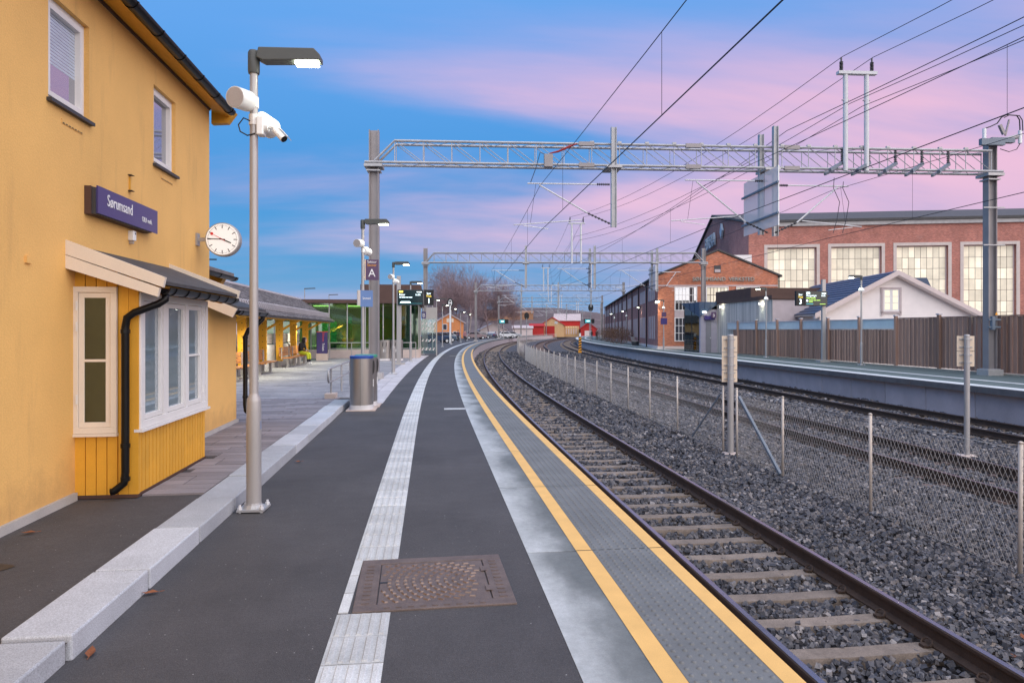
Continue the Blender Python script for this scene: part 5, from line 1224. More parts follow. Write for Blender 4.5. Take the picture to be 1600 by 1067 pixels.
def wires():
    sup = [-38]+[24.3, 59.2, 103, 143, 185, 232, 275]
    for k, lab in ((1, 'contact and carrier wire over the track beside the near platform'), (2, 'contact and carrier wire over the middle track'), (3, 'contact and carrier wire over the track by the far platform')):
        oc = WX[k]; t = thing('overhead_wire', lab, 'overhead wire', P(24.3, oc, MZ[k]), 0, 'overhead wires above the tracks')
        cw = []; mw = []; dr = MB()
        for a, b in zip(sup, sup[1:]):
            st0, st1 = ((.18, -.18) if sup.index(a) % 2 else (-.18, .18))
            n = 10; sag = (.30, .45)[k > 1]*((b-a)/48)
            for i in range(n):
                f = i/n; p, q = P(a, oc+st0), P(b, oc+st1); c = p+(q-p)*f
                cw.append((c.x, c.y, CZ[k])); zc_ = MZ[k]-sag*4*f*(1-f); mw.append((c.x, c.y, zc_))
            nd = max(3, int((b-a)/8.6))
            for i in range(nd):
                f = (i+.5)/nd; p, q = P(a, oc+st0), P(b, oc+st1); c = p+(q-p)*f
                if c.y > -5 and b < 150: dr.cyl((c.x, c.y, CZ[k]), (c.x, c.y, MZ[k]-sag*4*f*(1-f)), .005, n=4, caps=False)
        MB().tube(cw, .011, 5).build('contact_wire', 'wire', t, world=True); MB().tube(mw, .009, 5).build('carrier_wire', 'wire', t, world=True); dr.build('droppers', 'wire', t, world=True)
    def run(label, pts, sag, r=.012):
        t = thing('feeder_wire', label, 'overhead wire', pts[0], 0, 'overhead wires above the tracks'); q = []
        for a, b in zip(pts, pts[1:]):
            a, b = v3(a), v3(b)
            for i in range(10): f = i/10; c = a+(b-a)*f; q.append((c.x, c.y, c.z-sag*4*f*(1-f)))
        q.append(tuple(pts[-1])); MB().tube(q, r, 5).build('strand', 'wire', t, world=True)
    def on(g, x, z):
        a, b = GL[g]; d = (b-a).normalized(); p = a+d*x; return (p.x-d.y*-.36*-1, p.y-.36, z)
    hv = [(16.99, 18.15), (12.64, 13.8), (10.04, 11.05), (10.24, 11.2), (10.24, 11.2), (10.24, 11.2)]
    for j, lab in ((0, 'feeder wire on the left insulators of the twin posts'), (1, 'feeder wire on the right insulators of the twin posts')):
        p0 = on(0, hv[0][j], 11.75); run(lab, [(p0[0]+1.2+j*.3, p0[1]-45, 11.6)]+[on(g, hv[g][j], 11.75 if g == 0 else 11.62) for g in range(6)], .9)
    run('return wire along the tops of the middle drop posts', [(13.6, -22, 9.0), on(0, 14.9, 9.0), on(1, 14.9, 8.9), on(2, 12.6, 8.8), on(3, 12.5, 8.8)], .5)
    run('feeder wire clipped to the sides of the twin posts', [(15.6, -20, 10.1), on(0, 17.3, 10.05), on(1, 13.0, 9.9), on(2, 10.4, 9.9), on(3, 10.6, 9.9)], .7)
    run('tie wire beside the feeder clipped to the twin posts', [(15.9, -20, 9.7), on(0, 17.75, 9.95), on(1, 13.4, 9.6), on(2, 10.9, 9.6)], .8)
wires()
# ================================================================ signs, signals and lamps by the tracks
def back_sign(loc, label, n, rz=0, H=2.6, fat=.06):
    t = thing('track_sign', label, 'sign', loc, rz, 'track signs seen from behind')
    MB().cyl((0, 0, .05), (0, 0, H), fat, n=14).lathe([(fat+.003, H), (fat-.015, H+.02)], n=14).build('pole', 'pole_grey', t, smooth=40); MB().box(-.16, .16, -.14, .14, -.12, .09).build('foot', 'granite_pink', t, bevel=.02)
    z = H+.0
    for k, h in enumerate(n):
        p = MB().box(-.165, .165, .075, .082, z-h, z-.012).build('panel', 'sign_back', t)
        for q in ((.25, .75) if h > .2 else (.5,)):
            MB().box(-.12, .12, .055, .076, z-h*q-.012, z-h*q+.012).build('clamp_bar', 'pole_grey', p)
            MB().tube([(fat*1.05*math.cos(a), fat*1.05*math.sin(a), z-h*q) for a in [math.pi*i/6-math.pi for i in range(7)]], .008, 5).build('clamp', 'steel_galv', p)
        z -= h
back_sign(P(14.08, 4.58, -1.0), 'three stacked sign plates seen from behind, on a pole within the chain link fence', (.36, .38, .27), rad(-8), 2.62, .065)
back_sign(Vector((11.3, 13.25, -1.0)), 'two stacked sign plates seen from behind, on a pole between the middle and far tracks', (.33, .33), rad(-22), 2.62, .055)
def signal(loc, rz, label, white, H=5.1):
    t = thing('railway_signal', label, 'signal', loc, rz, 'railway signals')
    MB().cyl((0, 0, 0), (0, 0, H-.4), .11 if white else .07, n=10).build('mast', 'speaker_white' if white else 'pole_grey', t, smooth=40)
    MB().prism([(.42*math.cos(a), -.04, H+.62*math.sin(a)) for a in [math.tau*i/20 for i in range(20)]], (0, .06, 0)).build('backboard', 'black', t)
    if white:
        MB().prism([(.24*math.cos(a), -.06, H+.44*math.sin(a)) for a in [math.tau*i/20 for i in range(20)]], (0, .02, 0)).build('rim_plate', 'speaker_white', t)
        for z in (H+.2, H-.2): MB().cyl((0, -.12, z), (0, -.061, z), .13, n=12).build('lens_hood', 'black', t)
        MB().box(-.5, .42, .12, .3, H-2.6, H-2.1).build('relay_box', 'sign_back', t)
signal((2.6, 92., 0), HD(92), 'white railway signal with black oval board beside the near platform', True, 5.4)
signal(tuple(P(118, 5.6, -1)), HD(118)+math.pi, 'black signal board on a grey pole before the pale houses', False, 5.2)
signal(tuple(P(112, 16.2, 0)), HD(112)+math.pi, 'black signal board beside the far platform walkers', False, 5.4)
def marker():
    p = P(66, 10.2, -1.0); t = thing('striped_marker', 'black and orange striped marker post between the far tracks', 'marker post', p, HD(66)+rad(-3))
    MB().cyl((0, 0, 0), (0, 0, 1.3), .03, n=6).build('post', 'pole_grey', t); b = MB().box(-.14, .14, -.03, .03, .72, 2.1).build('board', 'black', t); MB().box(-.09, .09, -.03, .03, 2.1, 2.45).build('cap', 'metal_white', t)
    for k in range(5):
        z = .78+k*.26; MB().prism([(-.14, -.034, z), (.14, -.034, z+.10), (.14, -.034, z+.23), (-.14, -.034, z+.13)], (0, .003, 0)).build('stripe', 'stripe_orange', b)
    MB().box(-.16, .16, -.036, .036, .55, .75).build('foot_plate', 'stripe_orange', t)
marker()
P2L = make_lamp('lamp post before the white gabled house', 'lamp posts along the far platform', (20.55, 30.6, .04), rad(178), 4.32); bpy.data.objects.remove([o for o in bpy.data.objects if o.type == 'LIGHT' and o.parent == P2L][0]) if any(o.type == 'LIGHT' and o.parent == P2L for o in bpy.data.objects) else None
spot('lamp_light', (.46, 0, 4.15), 22, parent=P2L)
MB().lathe([(.12, 3.55), (.14, 3.62), (.09, 3.72), (.04, 3.74)], n=12).build('loudspeaker', 'speaker_white', P2L, smooth=30)
for (L, D, lab) in ((397/1067*42, 42., 'lamp post before the board clad stair house'), (237/1067*59, 59., 'lamp post at the corner of the brick workshop'), (204/1067*76, 76., 'lamp post by the metal bench on the far platform'), (179/1067*91, 91., 'lamp post before the workshop shrubs'), (160/1067*106, 106., 'lamp post beyond the workshop shrubs')):
    p = cz(L, D, .04); copy_tree(P2L, None, p, rad(175), lab)
# ================================================================ buildings beyond the far platform
def glazed(B, par, x0, x1, z0, z1, nx, nz, y, frame_mat, pane_mat, fw=.10, bar=.03, panes=True, out=-1):
    """window in the local y plane facing -y: frame, bars, panes"""
    m = MB().box(x0, x1, y-.06, y, z0, z0+fw).box(x0, x1, y-.06, y, z1-fw, z1).box(x0, x0+fw, y-.06, y, z0+fw, z1-fw).box(x1-fw, x1, y-.06, y, z0+fw, z1-fw)
    w = m.build('window', frame_mat, par); a, b, c, d = x0+fw, x1-fw, z0+fw, z1-fw; pw, ph = (b-a)/nx, (d-c)/nz
    if panes:
        me = MB().box(bar/2, pw-bar/2, y-.02, y-.005, bar/2, ph-bar/2).mesh('pane', pane_mat)
        for i in range(nx):
            for j in range(nz): link('pane', me, w, (a+i*pw, 0, c+j*ph))
        MB().box(a, b, y-.004, y-.001, c, d).build('backing', 'brown_fascia', w)
    else: MB().box(a, b, y-.02, y-.005, c, d).build('pane', pane_mat, w)
    br = MB()
    for i in range(1, nx): br.box(a+i*pw-bar/2, a+i*pw+bar/2, y-.035, y-.02, c, d)
    for j in range(1, nz): br.box(a, b, y-.036, y-.021, c+j*ph-bar/2, c+j*ph+bar/2)
    br.build('glazing_bars', frame_mat if not panes else 'brown_fascia', w)
    return w
def hall():
    t = thing('brick_hall', 'large red brick factory hall with tall pale many-paned windows', 'building', cz(25.3, 73, 0), -YAW-rad(7.4))
    L, E, RZ, Dp = 62, 13.15, 17.5, 46; B = None
    wins = [1.92+6.47*k for k in range(6)]; z0, z1 = 2.4, 10.5
    mb = MB(); xs = [0]
    for w in wins: xs += [w, w+5.0]
    xs.append(L); y = 0
    for i, (a, b) in enumerate(zip(xs, xs[1:])):
        if i % 2 == 0: mb.quad((a, 0, -1.3), (b, 0, -1.3), (b, 0, E), (a, 0, E))
        else:
            mb.quad((a, 0, -1.3), (b, 0, -1.3), (b, 0, z0), (a, 0, z0)); mb.quad((a, 0, z1), (b, 0, z1), (b, 0, E), (a, 0, E))
            mb.quad((a, 0, z0), (a, 0, z1), (a, .45, z1), (a, .45, z0)); mb.quad((b, 0, z0), (b, .45, z0), (b, .45, z1), (b, 0, z1)); mb.quad((a, 0, z1), (b, 0, z1), (b, .45, z1), (a, .45, z1)); mb.quad((a, 0, z0), (a, .45, z0), (b, .45, z0), (b, 0, z0))
    mb.build('wall', 'brick_hall', t, uv=True)
    mb = MB(); mb.quad((0, Dp, -1.3), (0, 0, -1.3), (0, 0, E), (0, Dp/2, RZ), (0, Dp, E)); mb.quad((L, 0, -1.3), (L, Dp, -1.3), (L, Dp, E), (L, Dp/2, RZ), (L, 0, E)); mb.quad((0, Dp, -1.3), (0, Dp, E), (L, Dp, E), (L, Dp, -1.3))
    ew = mb.build('end_wall', 'brick_shaded', t, uv=True)
    MB().prism([(-.25, -.35, E), (-.25, Dp/2, RZ+.15), (-.25, Dp+.35, E), (-.25, Dp+.35, E+.25), (-.25, Dp/2, RZ+.4), (-.25, -.35, E+.25)], (L+.5, 0, 0)).build('roof', 'roof_dark', t)
    MB().box(0, L, -.22, -.002, E-.42, E-.01).build('cornice', 'concrete', t)
    for w in wins[:5]:
        f = MB().box(w-.32, w, -.04, .06, z0, z1+.32).box(w+5, w+5.32, -.04, .06, z0, z1+.32).box(w, w+5, -.04, .06, z1, z1+.32).build('surround', 'stone_trim', t)
        g = glazed(None, t, w, w+5, z0, z1, 8, 7, .42, 'pale_house', 'hall_pane', .10, .03)
    me = text_mesh('EUREKA', 2.6, 'lettering_pale', .12, sx=.9); link('lettering', me, ew, (-.3, 28.3, 13.3), (0, 0, rad(-90)))
    MB().prism([(-.35, 15.2, 15.5), (-.35, 14.3, 14.5), (-.35, 15.2, 13.5), (-.35, 16.1, 14.5)], (.25, 0, 0)).build('emblem', 'lettering_pale', ew)
    an = MB().box(-3.4, -.02, -1.5, 10, 5, 8.7).prism([(-3.4, -1.7, 8.75), (-3.4, 10, 8.75), (-3.4, 10, 10.3), (-3.4, -1.7, 9.6)], (3.36, 0, 0)).build('side_annex', 'house_white', t)
hall()
def workshop():
    t = thing('brick_workshop', 'low orange brick workshop with a wide gable and long receding side', 'building', cz(13.25, 62, 0), -YAW)
    W_, E, A = 10.9, 6.67, 8.9; dx, dy = 7.2, 88; n = Vector((dx, dy)).normalized(); Ls = math.hypot(dx, dy); rz = math.atan2(dy, dx)
    mb = MB(); mb.quad((0, 0, -1.3), (W_, 0, -1.3), (W_, 0, E), (W_/2, 0, A), (0, 0, E)); f = mb.build('gable_wall', 'brick_orange', t, uv=True)
    mb = MB(); mb.quad((dx, dy, -1.3), (0, 0, -1.3), (0, 0, E), (dx, dy, E)); mb.quad((W_, 0, -1.3), (W_+dx, dy, -1.3), (W_+dx, dy, E), (W_, 0, E)); mb.quad((W_+dx, dy, -1.3), (dx, dy, -1.3), (dx, dy, E), (W_/2+dx, dy, A), (W_+dx, dy, E)); sw = mb.build('side_wall', 'brick_shaded', t, uv=True)  # side wall's shade comes from its darker brick colour
    MB().prism([(-.35, -.12, E-.1), (W_/2, -.12, A+.04), (W_+.35, -.12, E-.1), (W_+.35, -.12, E+.06), (W_/2, -.12, A+.2), (-.35, -.12, E+.06)], (dx, dy, 0)).build('roof', 'roof_dark', t)
    MB().box(-.02, W_+.02, -.03, -.001, -.1, .28).build('plinth', 'pale_house', t)
    MB().box(.02, W_-.02, -.035, -.001, 5.72, 5.84).build('band', 'tile_pink', t)
    for k, (a, b) in enumerate(((1.5, 3.55), (4.36, 6.4), (7.1, 9.25))):
        glazed(None, t, a, b, 3.5, 5.68, 6, 3, -.001, 'white_paint', 'glass' if k == 0 else 'hall_pane', .08, .045, panes=(k > 0))
        glazed(None, t, a, b, .72, 2.9, 6, 3, -.001, 'white_paint', 'glass', .08, .045, panes=False); MB().box(a, b, -.03, -.001, 2.92, 3.48).build('spandrel', 'tile_pink', t)
    t1 = text_mesh('SØRUMSAND  VERKSTED', .50, 'black', .03, 'CENTER', 1.0); o = link('lettering', t1, f, (5.95, -.06, 6.18))
    t2 = text_mesh('SØRUMSAND  VERKSTED', .50, 'bracket_light', .004, 'CENTER', 1.0); link('lettering', t2, f, (5.93, -.10, 6.20))
    for (a, b, c, d, nm, m) in ((5.1, 5.7, 6.95, 7.6, 'vent', 'dark_grey'),): MB().box(a, b, -.05, -.001, c, d).build(nm, m, t); MB().box(a+.04, b-.04, -.06, -.05, c+.04, c+.3).build('vent_slat', 'tile_pink', t)
    MB().cyl((W_+.06, -.08, 0), (W_+.06, -.08, E), .06, n=8).build('downpipe', 'gutter_black', t)
    # receding side: pilaster strips of windows, downpipes
    for k in range(11):
        s0 = 1.6+k*8.0
        def pt(s, off, z): return (n.x*s-n.y*off*1, n.y*s+n.x*off*1, z)
        for q in range(4):
            a = s0+.6+q*1.35
            for (z0, z1, w) in ((.9, 3.1, .62), (4.6, 5.9, .9)):
                p, r = pt(a, .03, z0), pt(a+w, .03, z0)
                MB().prism([p, r, (r[0], r[1], z1), (p[0], p[1], z1)], (n.y*.05, -n.x*.05, 0)).build('side_window', 'tile_pink', t)
        p = pt(s0+6.6, .10, 0); MB().cyl((p[0], p[1], 0), (p[0], p[1], E), .055, n=6).build('downpipe', 'gutter_black', t)
    a, b = Vector((0, 0)), Vector((dx, dy)); MB().prism([(-.04, -.03, -.1), (dx-.04, dy, -.1), (dx-.04, dy, .3), (-.04, -.03, .3)], (.035, 0, 0)).build('plinth', 'pale_house', t)
    lm = MB().box(-.25, .0, -.3, -.1, 4.2, 4.35).build('wall_lamp', 'lamp_glow_far', t); spot('wall_lamp_light', cz(13.0, 61.55, 4.1), 60, 2.0, (1, .95, .7))
workshop()
def stair_house():
    t = thing('stair_house', 'stair house clad in pale vertical boards, with a glazed entrance under a blue canopy', 'building', (21.5, 41., .04))
    B = lambda mb, n, m, p=t, **k: mb.build(n, m, p, world=True, **k)
    y = 41.0; me = MB().box(-.012, .012, -.088, .088, 0, 3.66).mesh('board', 'wood_grey')
    B(MB().box(21.52, 27, 41, 49.45, 0, 3.66), 'core_wall', 'concrete_wall')
    for k in range(47): link('board', me, t, (-.0, .09+k*.18, 0))
    B(MB().box(21.40, 27, 40.9, 49.6, 3.70, 3.95), 'roof', 'brown_fascia'); B(MB().box(22.5, 29.5, 46, 52, 3.96, 4.75), 'rear_block', 'brown_fascia'); B(MB().box(27.02, 29.4, 46.1, 51.9, 0, 3.95), 'rear_wall', 'bin_green')
    B(MB().box(20.2, 21.5, 49.46, 49.7, 0, 3.3), 'porch_wall', 'plaster_violet')
    B(MB().box(20.62, 21.02, 49.40, 49.455, .05, 2.45), 'door', 'door_grey'); B(MB().box(20.93, 20.97, 49.36, 49.4, 1.1, 1.2), 'handle', 'steel_bright')
    for k in range(2): B(MB().box(20.19, 20.21, 49.72+k*1.5, 51.2+k*1.5, .06, 3.7), 'glass_pane', 'glass_sheet'); B(MB().box(20.17, 20.23, 51.2+k*1.5-.02, 51.2+k*1.5+.02, 0, 3.7), 'mullion', 'dark_grey')
    B(MB().box(20.17, 20.23, 49.7, 52.72, 0, .08).box(20.17, 20.23, 49.7, 52.72, .9, .95), 'transom', 'dark_grey')
    B(MB().box(20.3, 24, 52.7, 52.8, 0, 3.7).box(23.9, 24, 49.7, 52.7, 0, 3.7), 'inner_wall', 'concrete_dark'); B(MB().box(20.2, 24, 49.6, 52.9, 3.72, 3.84), 'porch_roof', 'brown_fascia')
    cn = MB(); T1, T2, T3, Bp, In = (20.05, 53.2, 3.86), (21.75, 49.25, 3.86), (20.02, 49.25, 3.86), (20.05, 49.3, 2.72), (21.0, 51, 3.7)
    cn.add([T1, T2, T3, Bp, In], [(0, 3, 2), (2, 3, 1), (0, 2, 1), (0, 4, 3), (3, 4, 1), (0, 1, 4)]); c = B(cn, 'canopy', 'roof_blue')
    for f in (.25, .5, .75):
        a = v3(T1)*(1-f)+v3(T3)*f; b = v3(T1)*(1-f)+v3(Bp)*f; B(MB().bar(a+Vector((-.02, 0, 0)), b+Vector((-.02, 0, 0)), .03, .03), 'seam', 'roof_blue', c)
        a = v3(T2)*(1-f)+v3(T3)*f; b = v3(T2)*(1-f)+v3(Bp)*f; B(MB().bar(a+Vector((0, -.02, 0)), b+Vector((0, -.02, 0)), .03, .03), 'seam', 'roof_blue', c)
    B(MB().box(20.45, 21.25, 49.25, 49.45, 2.52, 2.82), 'door_sign', 'sign_purple'); B(MB().box(20.95, 21.3, 49.15, 49.24, 2.65, 3.1), 'platform_plate', 'sign_plum')
    text('3', .3, 'text_white', t, (-.38, 8.14, 2.7), align='CENTER')
    B(MB().box(20.3, 20.55, 49.2, 49.4, 3.05, 3.13), 'door_lamp', 'lamp_glow_far')
    for yy in (48.4, 42.3): B(MB().box(21.30, 21.48, yy-.12, yy+.12, 3.42, 3.5), 'wall_lamp', 'lamp_glow_far'); spot('wall_lamp_light', (21.3, yy, 3.40), 12, 1.9, (.85, 1, .85))
stair_house()
def white_house():
    t = thing('white_house', 'white boarded house with a steep gable and dark blue tiled roof behind the fence', 'house', cz(22.4, 40, 0), -YAW-rad(4.5))
    hw, E, A, dp = 4.25, 2.75, 5.02, 12.5
    mb = MB(); mb.quad((-hw, 0, -1.3), (hw, 0, -1.3), (hw, 0, E), (0, 0, A), (-hw, 0, E)); mb.quad((-hw, dp, -1.3), (-hw, 0, -1.3), (-hw, 0, E), (-hw, dp, E)); mb.quad((hw, 0, -1.3), (hw, dp, -1.3), (hw, dp, E), (hw, 0, E)); mb.quad((hw, dp, -1.3), (-hw, dp, -1.3), (-hw, dp, E), (0, dp, A), (hw, dp, E)); w = mb.build('wall', 'house_white', t)
    sd = MB(); z = .6
    while z < A-.1:
        x = hw if z < E else hw*(A-z)/(A-E); x2 = hw if z+.13 < E else hw*(A-z-.13)/(A-E)
        sd.add([(-x, -.03, z), (x, -.03, z), (x2, -.012, z+.132), (-x2, -.012, z+.132), (-x, 0, z), (x, 0, z)], [(0, 1, 2, 3), (0, 4, 5, 1)]); z += .135
    stuff(sd.build('siding', 'house_white', w))
    s = (A-E)/hw; ov = .42; e = hw+ov; ze = A+.16-s*e
    r = MB().prism([(-e, -.45, ze-.10), (0, -.45, A+.06), (e, -.45, ze-.10), (e, -.45, ze), (0, -.45, A+.16), (-e, -.45, ze)], (0, dp+.9, 0)).build('roof', 'roof_blue', t)
    tl = MB(); n = 14
    for sg in (-1, 1):
        for i in range(n):
            a, b = i/n, (i+1.1)/n; x0, x1 = sg*e*a, sg*e*b; zz0, zz1 = A+.17-s*e*a, A+.17-s*e*b
            tl.add([(x0, -.43, zz0+.0), (x0, dp+.43, zz0), (x1, dp+.43, zz1+.06), (x1, -.43, zz1+.06), (x1, dp+.43, zz1), (x1, -.43, zz1)], [(0, 1, 2, 3), (3, 2, 4, 5)])
    stuff(tl.build('roof_tiles', 'roof_blue', r))
    for sg in (-1, 1):
        MB().prism([(sg*e, -.50, ze-.24), (0, -.50, A-.10), (0, -.50, A+.19), (sg*e, -.50, ze+.03)], (0, .05, 0)).build('bargeboard', 'pale_house', r); MB().prism([(sg*(e-.05), -.44, ze-.28), (0, -.44, A-.14), (0, -.44, A+.02), (sg*(e-.05), -.44, ze-.12)], (0, .4, 0)).build('soffit', 'house_white', r)
    g = MB().box(-.78, .36, -.10, -.03, 2.72, 2.84).box(-.78, .36, -.10, -.03, 4.12, 4.24).box(-.78, -.66, -.10, -.03, 2.6, 4.12).box(.24, .36, -.10, -.03, 2.6, 4.12).build('window', 'tile_pink', t)
    MB().box(-.66, .24, -.07, -.035, 2.84, 4.12).build('sash', 'white_paint', g)
    for x in (-.57, -.12):
        for k in range(3): MB().box(x, x+.27, -.076, -.07, 2.95+k*.39, 3.28+k*.39).build('pane', 'window_warm', g)
    MB().prism([(2.0, 5.5, 3.4), (5.4, 5.5, 3.4), (4.6, 5.5, 5.2), (2.8, 5.5, 5.2)], (0, 5, 0)).build('dormer', 'roof_blue', t)
    MB().box(1.6, 2.1, 7, 7.6, 3.5, 5.25).build('chimney', 'dark_grey', t)
    MB().box(-e-.02, -e+.10, -.4, dp+.4, ze-.12, ze-.02).build('gutter', 'pole_grey', t)
white_house()
def metal_bench():
    t = thing('metal_bench', 'pale metal bench on the far platform before the workshop', 'bench', cz(13.9, 76.7, .04), rad(60))
    for k in range(5): MB().box(-.9, .9, -.22+k*.09, -.15+k*.09, .44, .47).build('seat_slat', 'steel_bright', t)
    for k in range(5): MB().box(-.9, .9, .24+k*.03, .26+k*.03, .52+k*.09, .59+k*.09).build('back_slat', 'steel_bright', t)
    for x in (-.7, .7): MB().box(x-.03, x+.03, -.2, .25, 0, .44).build('leg', 'dark_grey', t)
metal_bench()
def shrub(loc, r, h, label, n=900):
    t = thing('shrub', label, 'shrub', loc, 0, 'bare brown shrubs along the workshop'); mb = MB()
    for i in range(n):
        a, q = random.uniform(0, math.tau), math.sqrt(random.random())*r; x, y = q*math.cos(a), q*math.sin(a); z = random.random()**.7*h*(1-.35*(q/r)**2); d = Vector((random.gauss(0, .5), random.gauss(0, .5), 1)).normalized()*random.uniform(.2, .45)
        p = Vector((x, y, z)); s = Vector((random.gauss(0, 1), random.gauss(0, 1), 0)).normalized()*.018; mb.add([p-s, p+s, p+d], [(0, 1, 2)])
    stuff(mb.build('twigs', 'shrub', t))
    st = MB()
    for i in range(9): a = random.uniform(0, 6.28); st.cyl((.1*math.cos(a), .1*math.sin(a), -.1), (r*.7*math.cos(a), r*.7*math.sin(a), h*.8), .03, .008, n=4)
    st.build('stems', 'bark', t)
for k, D in enumerate((84, 90, 96, 103)): shrub(cz((172-8*k)/1067*D, D, .04), 1.6, 2.0+.2*(k % 2), ['bare brown shrub next to the metal bench', 'bare brown shrub, second along from the metal bench', 'bare brown shrub, third along from the metal bench', 'bare brown shrub farthest along from the metal bench'][k])
# ================================================================ far background
def house(L, D, w, dp, E, A, wall, roof, label, rot=0, door=None, wins=(), name='house', base=-.6, cat='house'):
    t = thing(name, label, cat, cz(L, D, 0), -YAW+rot); h = w/2
    mb = MB(); mb.quad((-h, 0, base), (h, 0, base), (h, 0, E), (0, 0, A), (-h, 0, E)); mb.quad((-h, dp, base), (-h, 0, base), (-h, 0, E), (-h, dp, E)); mb.quad((h, 0, base), (h, dp, base), (h, dp, E), (h, 0, E)); mb.quad((h, dp, base), (-h, dp, base), (-h, dp, E), (0, dp, A), (h, dp, E)); mb.build('wall', wall, t)
    MB().prism([(-h-.4, -.3, E-.25), (0, -.3, A+.05), (h+.4, -.3, E-.25), (h+.4, -.3, E-.05), (0, -.3, A+.25), (-h-.4, -.3, E-.05)], (0, dp+.6, 0)).build('roof', roof, t)
    if door: MB().box(door[0], door[1], -.06, -.01, base, door[2]).build('door', door[3], t)
    for (x0, x1, z0, z1, m) in wins:
        q = MB().box(x0-.1, x1+.1, -.05, -.01, z0-.1, z1+.1).build('window', 'white_paint', t); MB().box(x0, x1, -.07, -.05, z0, z1).build('pane', m, q)
    return t
k = 235/1067
house(63*k, 235, 7.8, 14, 3.6, 6.0, 'ochre_house', 'red_house', 'ochre gabled house with a dark red door beside the red barn', rad(-8), (-2.6, .8, 3.2, 'red_house'), ((.9, 1.7, 4.0, 4.7, 'glass_dark'),))
def side_house(L, D, w, dp, z1, z2, wall, roof, label, rot=0, lower=None, lights=False):
    t = thing('house', label, 'house', cz(L, D, 0), -YAW+rot); h = w/2
    MB().box(-h, h, 0, dp, -.6, z1).build('wall', wall, t); MB().prism([(-h-.3, -.4, z1), (-h-.3, dp/2, z2), (-h-.3, dp+.4, z1), (-h-.3, dp+.4, z1+.2), (-h-.3, dp/2, z2+.2), (-h-.3, -.4, z1+.2)], (w+.6, 0, 0)).build('roof', roof, t)
    if lower:
        MB().box(-h+1, h-.3, -2.2, -.02, -.6, lower).build('lower_front', 'ochre_house', t)
        for q in range(8): MB().box(-h+1.5+q*.85, -h+1.85+q*.85, -2.28, -2.21, .4, lower-.9).build('window', 'pale_house', t); MB().box(-h+1.5+q*.85, -h+1.75+q*.85, -2.35, -2.21, lower-.5, lower-.3).build('eaves_lamp', 'window_warm', t)
    return t
side_house(88*k, 240, 9.0, 8, 5.0, 7.4, 'red_house', 'tile_pink', 'tall red barn with a pale snow-coloured roof', rad(-5), 3.2)
house(118*k, 232, 5.4, 9, 2.2, 4.2, 'red_house', 'red_house', 'small red gabled house near the far platform walkers', rad(-4), (-1.3, 1.2, 1.6, 'pale_house'))
side_house(38*k, 228, 4.6, 6, 3.0, 3.8, 'red_house', 'red_house', 'low red shed left of the ochre house', 0)
side_house(16*k, 225, 6.5, 7, 2.3, 3.2, 'pale_house', 'tile_pink', 'low white house between the signal and the red shed', 0)
k = 195/1067
house(-29*k, 195, 7.4, 11, 1.9, 3.6, 'pale_house', 'tile_pink', 'pale pink gabled house behind the parked cars', rad(6), None, ((-2, 1.6, 0, 1.3, 'sheet_pale'),))
k = 150/1067
house(-98*k, 150, 6.5, 9, 3.4, 5.2, 'orange_house', 'tile_pink', 'orange house below the bare trees', rad(20), None, ((-1.4, -.6, 1.9, 3.0, 'glass_dark'), (.9, 1.6, .2, 1.4, 'glass_dark')))
side_house(-119*k, 150, 4.5, 6, 2.4, 3.4, 'pale_house', 'tile_pink', 'small pale house beside the orange house', rad(5))
side_house(-5*.39, 420, 30, 9, 12.2, 13.6, 'brown_house', 'brown_house', 'long brown house up on the wooded hill', 0)
side_house(115*.2, 300, 13, 8, 3.5, 5.2, 'ochre_house', 'tile_pink', 'low ochre house behind the small red house', 0)
side_house(-52, 130, 16, 9, 3.2, 4.8, 'pale_house', 'roof_dark', 'long pale house behind the waiting shelter', 0)
side_house(-28, 125, 12, 9, 3.0, 4.5, 'ochre_house', 'roof_dark', 'low ochre house behind the glass pavilion', 0)
def tree(loc, H, label, seed, spread=.42, birch=False, dens=1.0):
    rd = random.Random(seed); t = thing('bare_tree', label, 'tree', loc, 0, 'bare trees beyond the parking area'); tr = MB(); cr = MB()
    def grow(p, d, ln, r, lv):
        seg = 3 if lv < 2 else 2; q = p
        for i in range(seg):
            d = (d+Vector((rd.gauss(0, .12), rd.gauss(0, .12), rd.gauss(.03, .06)))).normalized(); e = q+d*ln/seg; r1 = r*(1-.28*(i+1)/seg)
            (tr if lv < 1 else cr).cyl(q, e, r*(1-.28*i/seg), r1, n=5 if lv < 1 else 3, caps=False); q = e
            if lv < 5 and (i > 0 or lv > 0):
                for b in range((3, 3, 2, 2, 2)[lv] if rd.random() < dens else 1):
                    a = rd.uniform(0, math.tau); u = d.orthogonal().normalized(); w = d.cross(u); o = (u*math.cos(a)+w*math.sin(a)); sp = rd.uniform(.45, .95)*(1 if lv else .8)
                    grow(q, (d+o*sp*spread*2.6+Vector((0, 0, .02))).normalized(), ln*rd.uniform(.50, .74), max(.012, r1*.5), lv+1)
        if lv < 4: grow(q, d, ln*.7, r1*.85, lv+1)
    grow(Vector((0, 0, -.6)), Vector((0, 0, 1)), H*.42, H*.012, 0)
    tr.build('trunk', 'bark_birch' if birch else 'bark', t); stuff(cr.build('crown', 'bark', t))
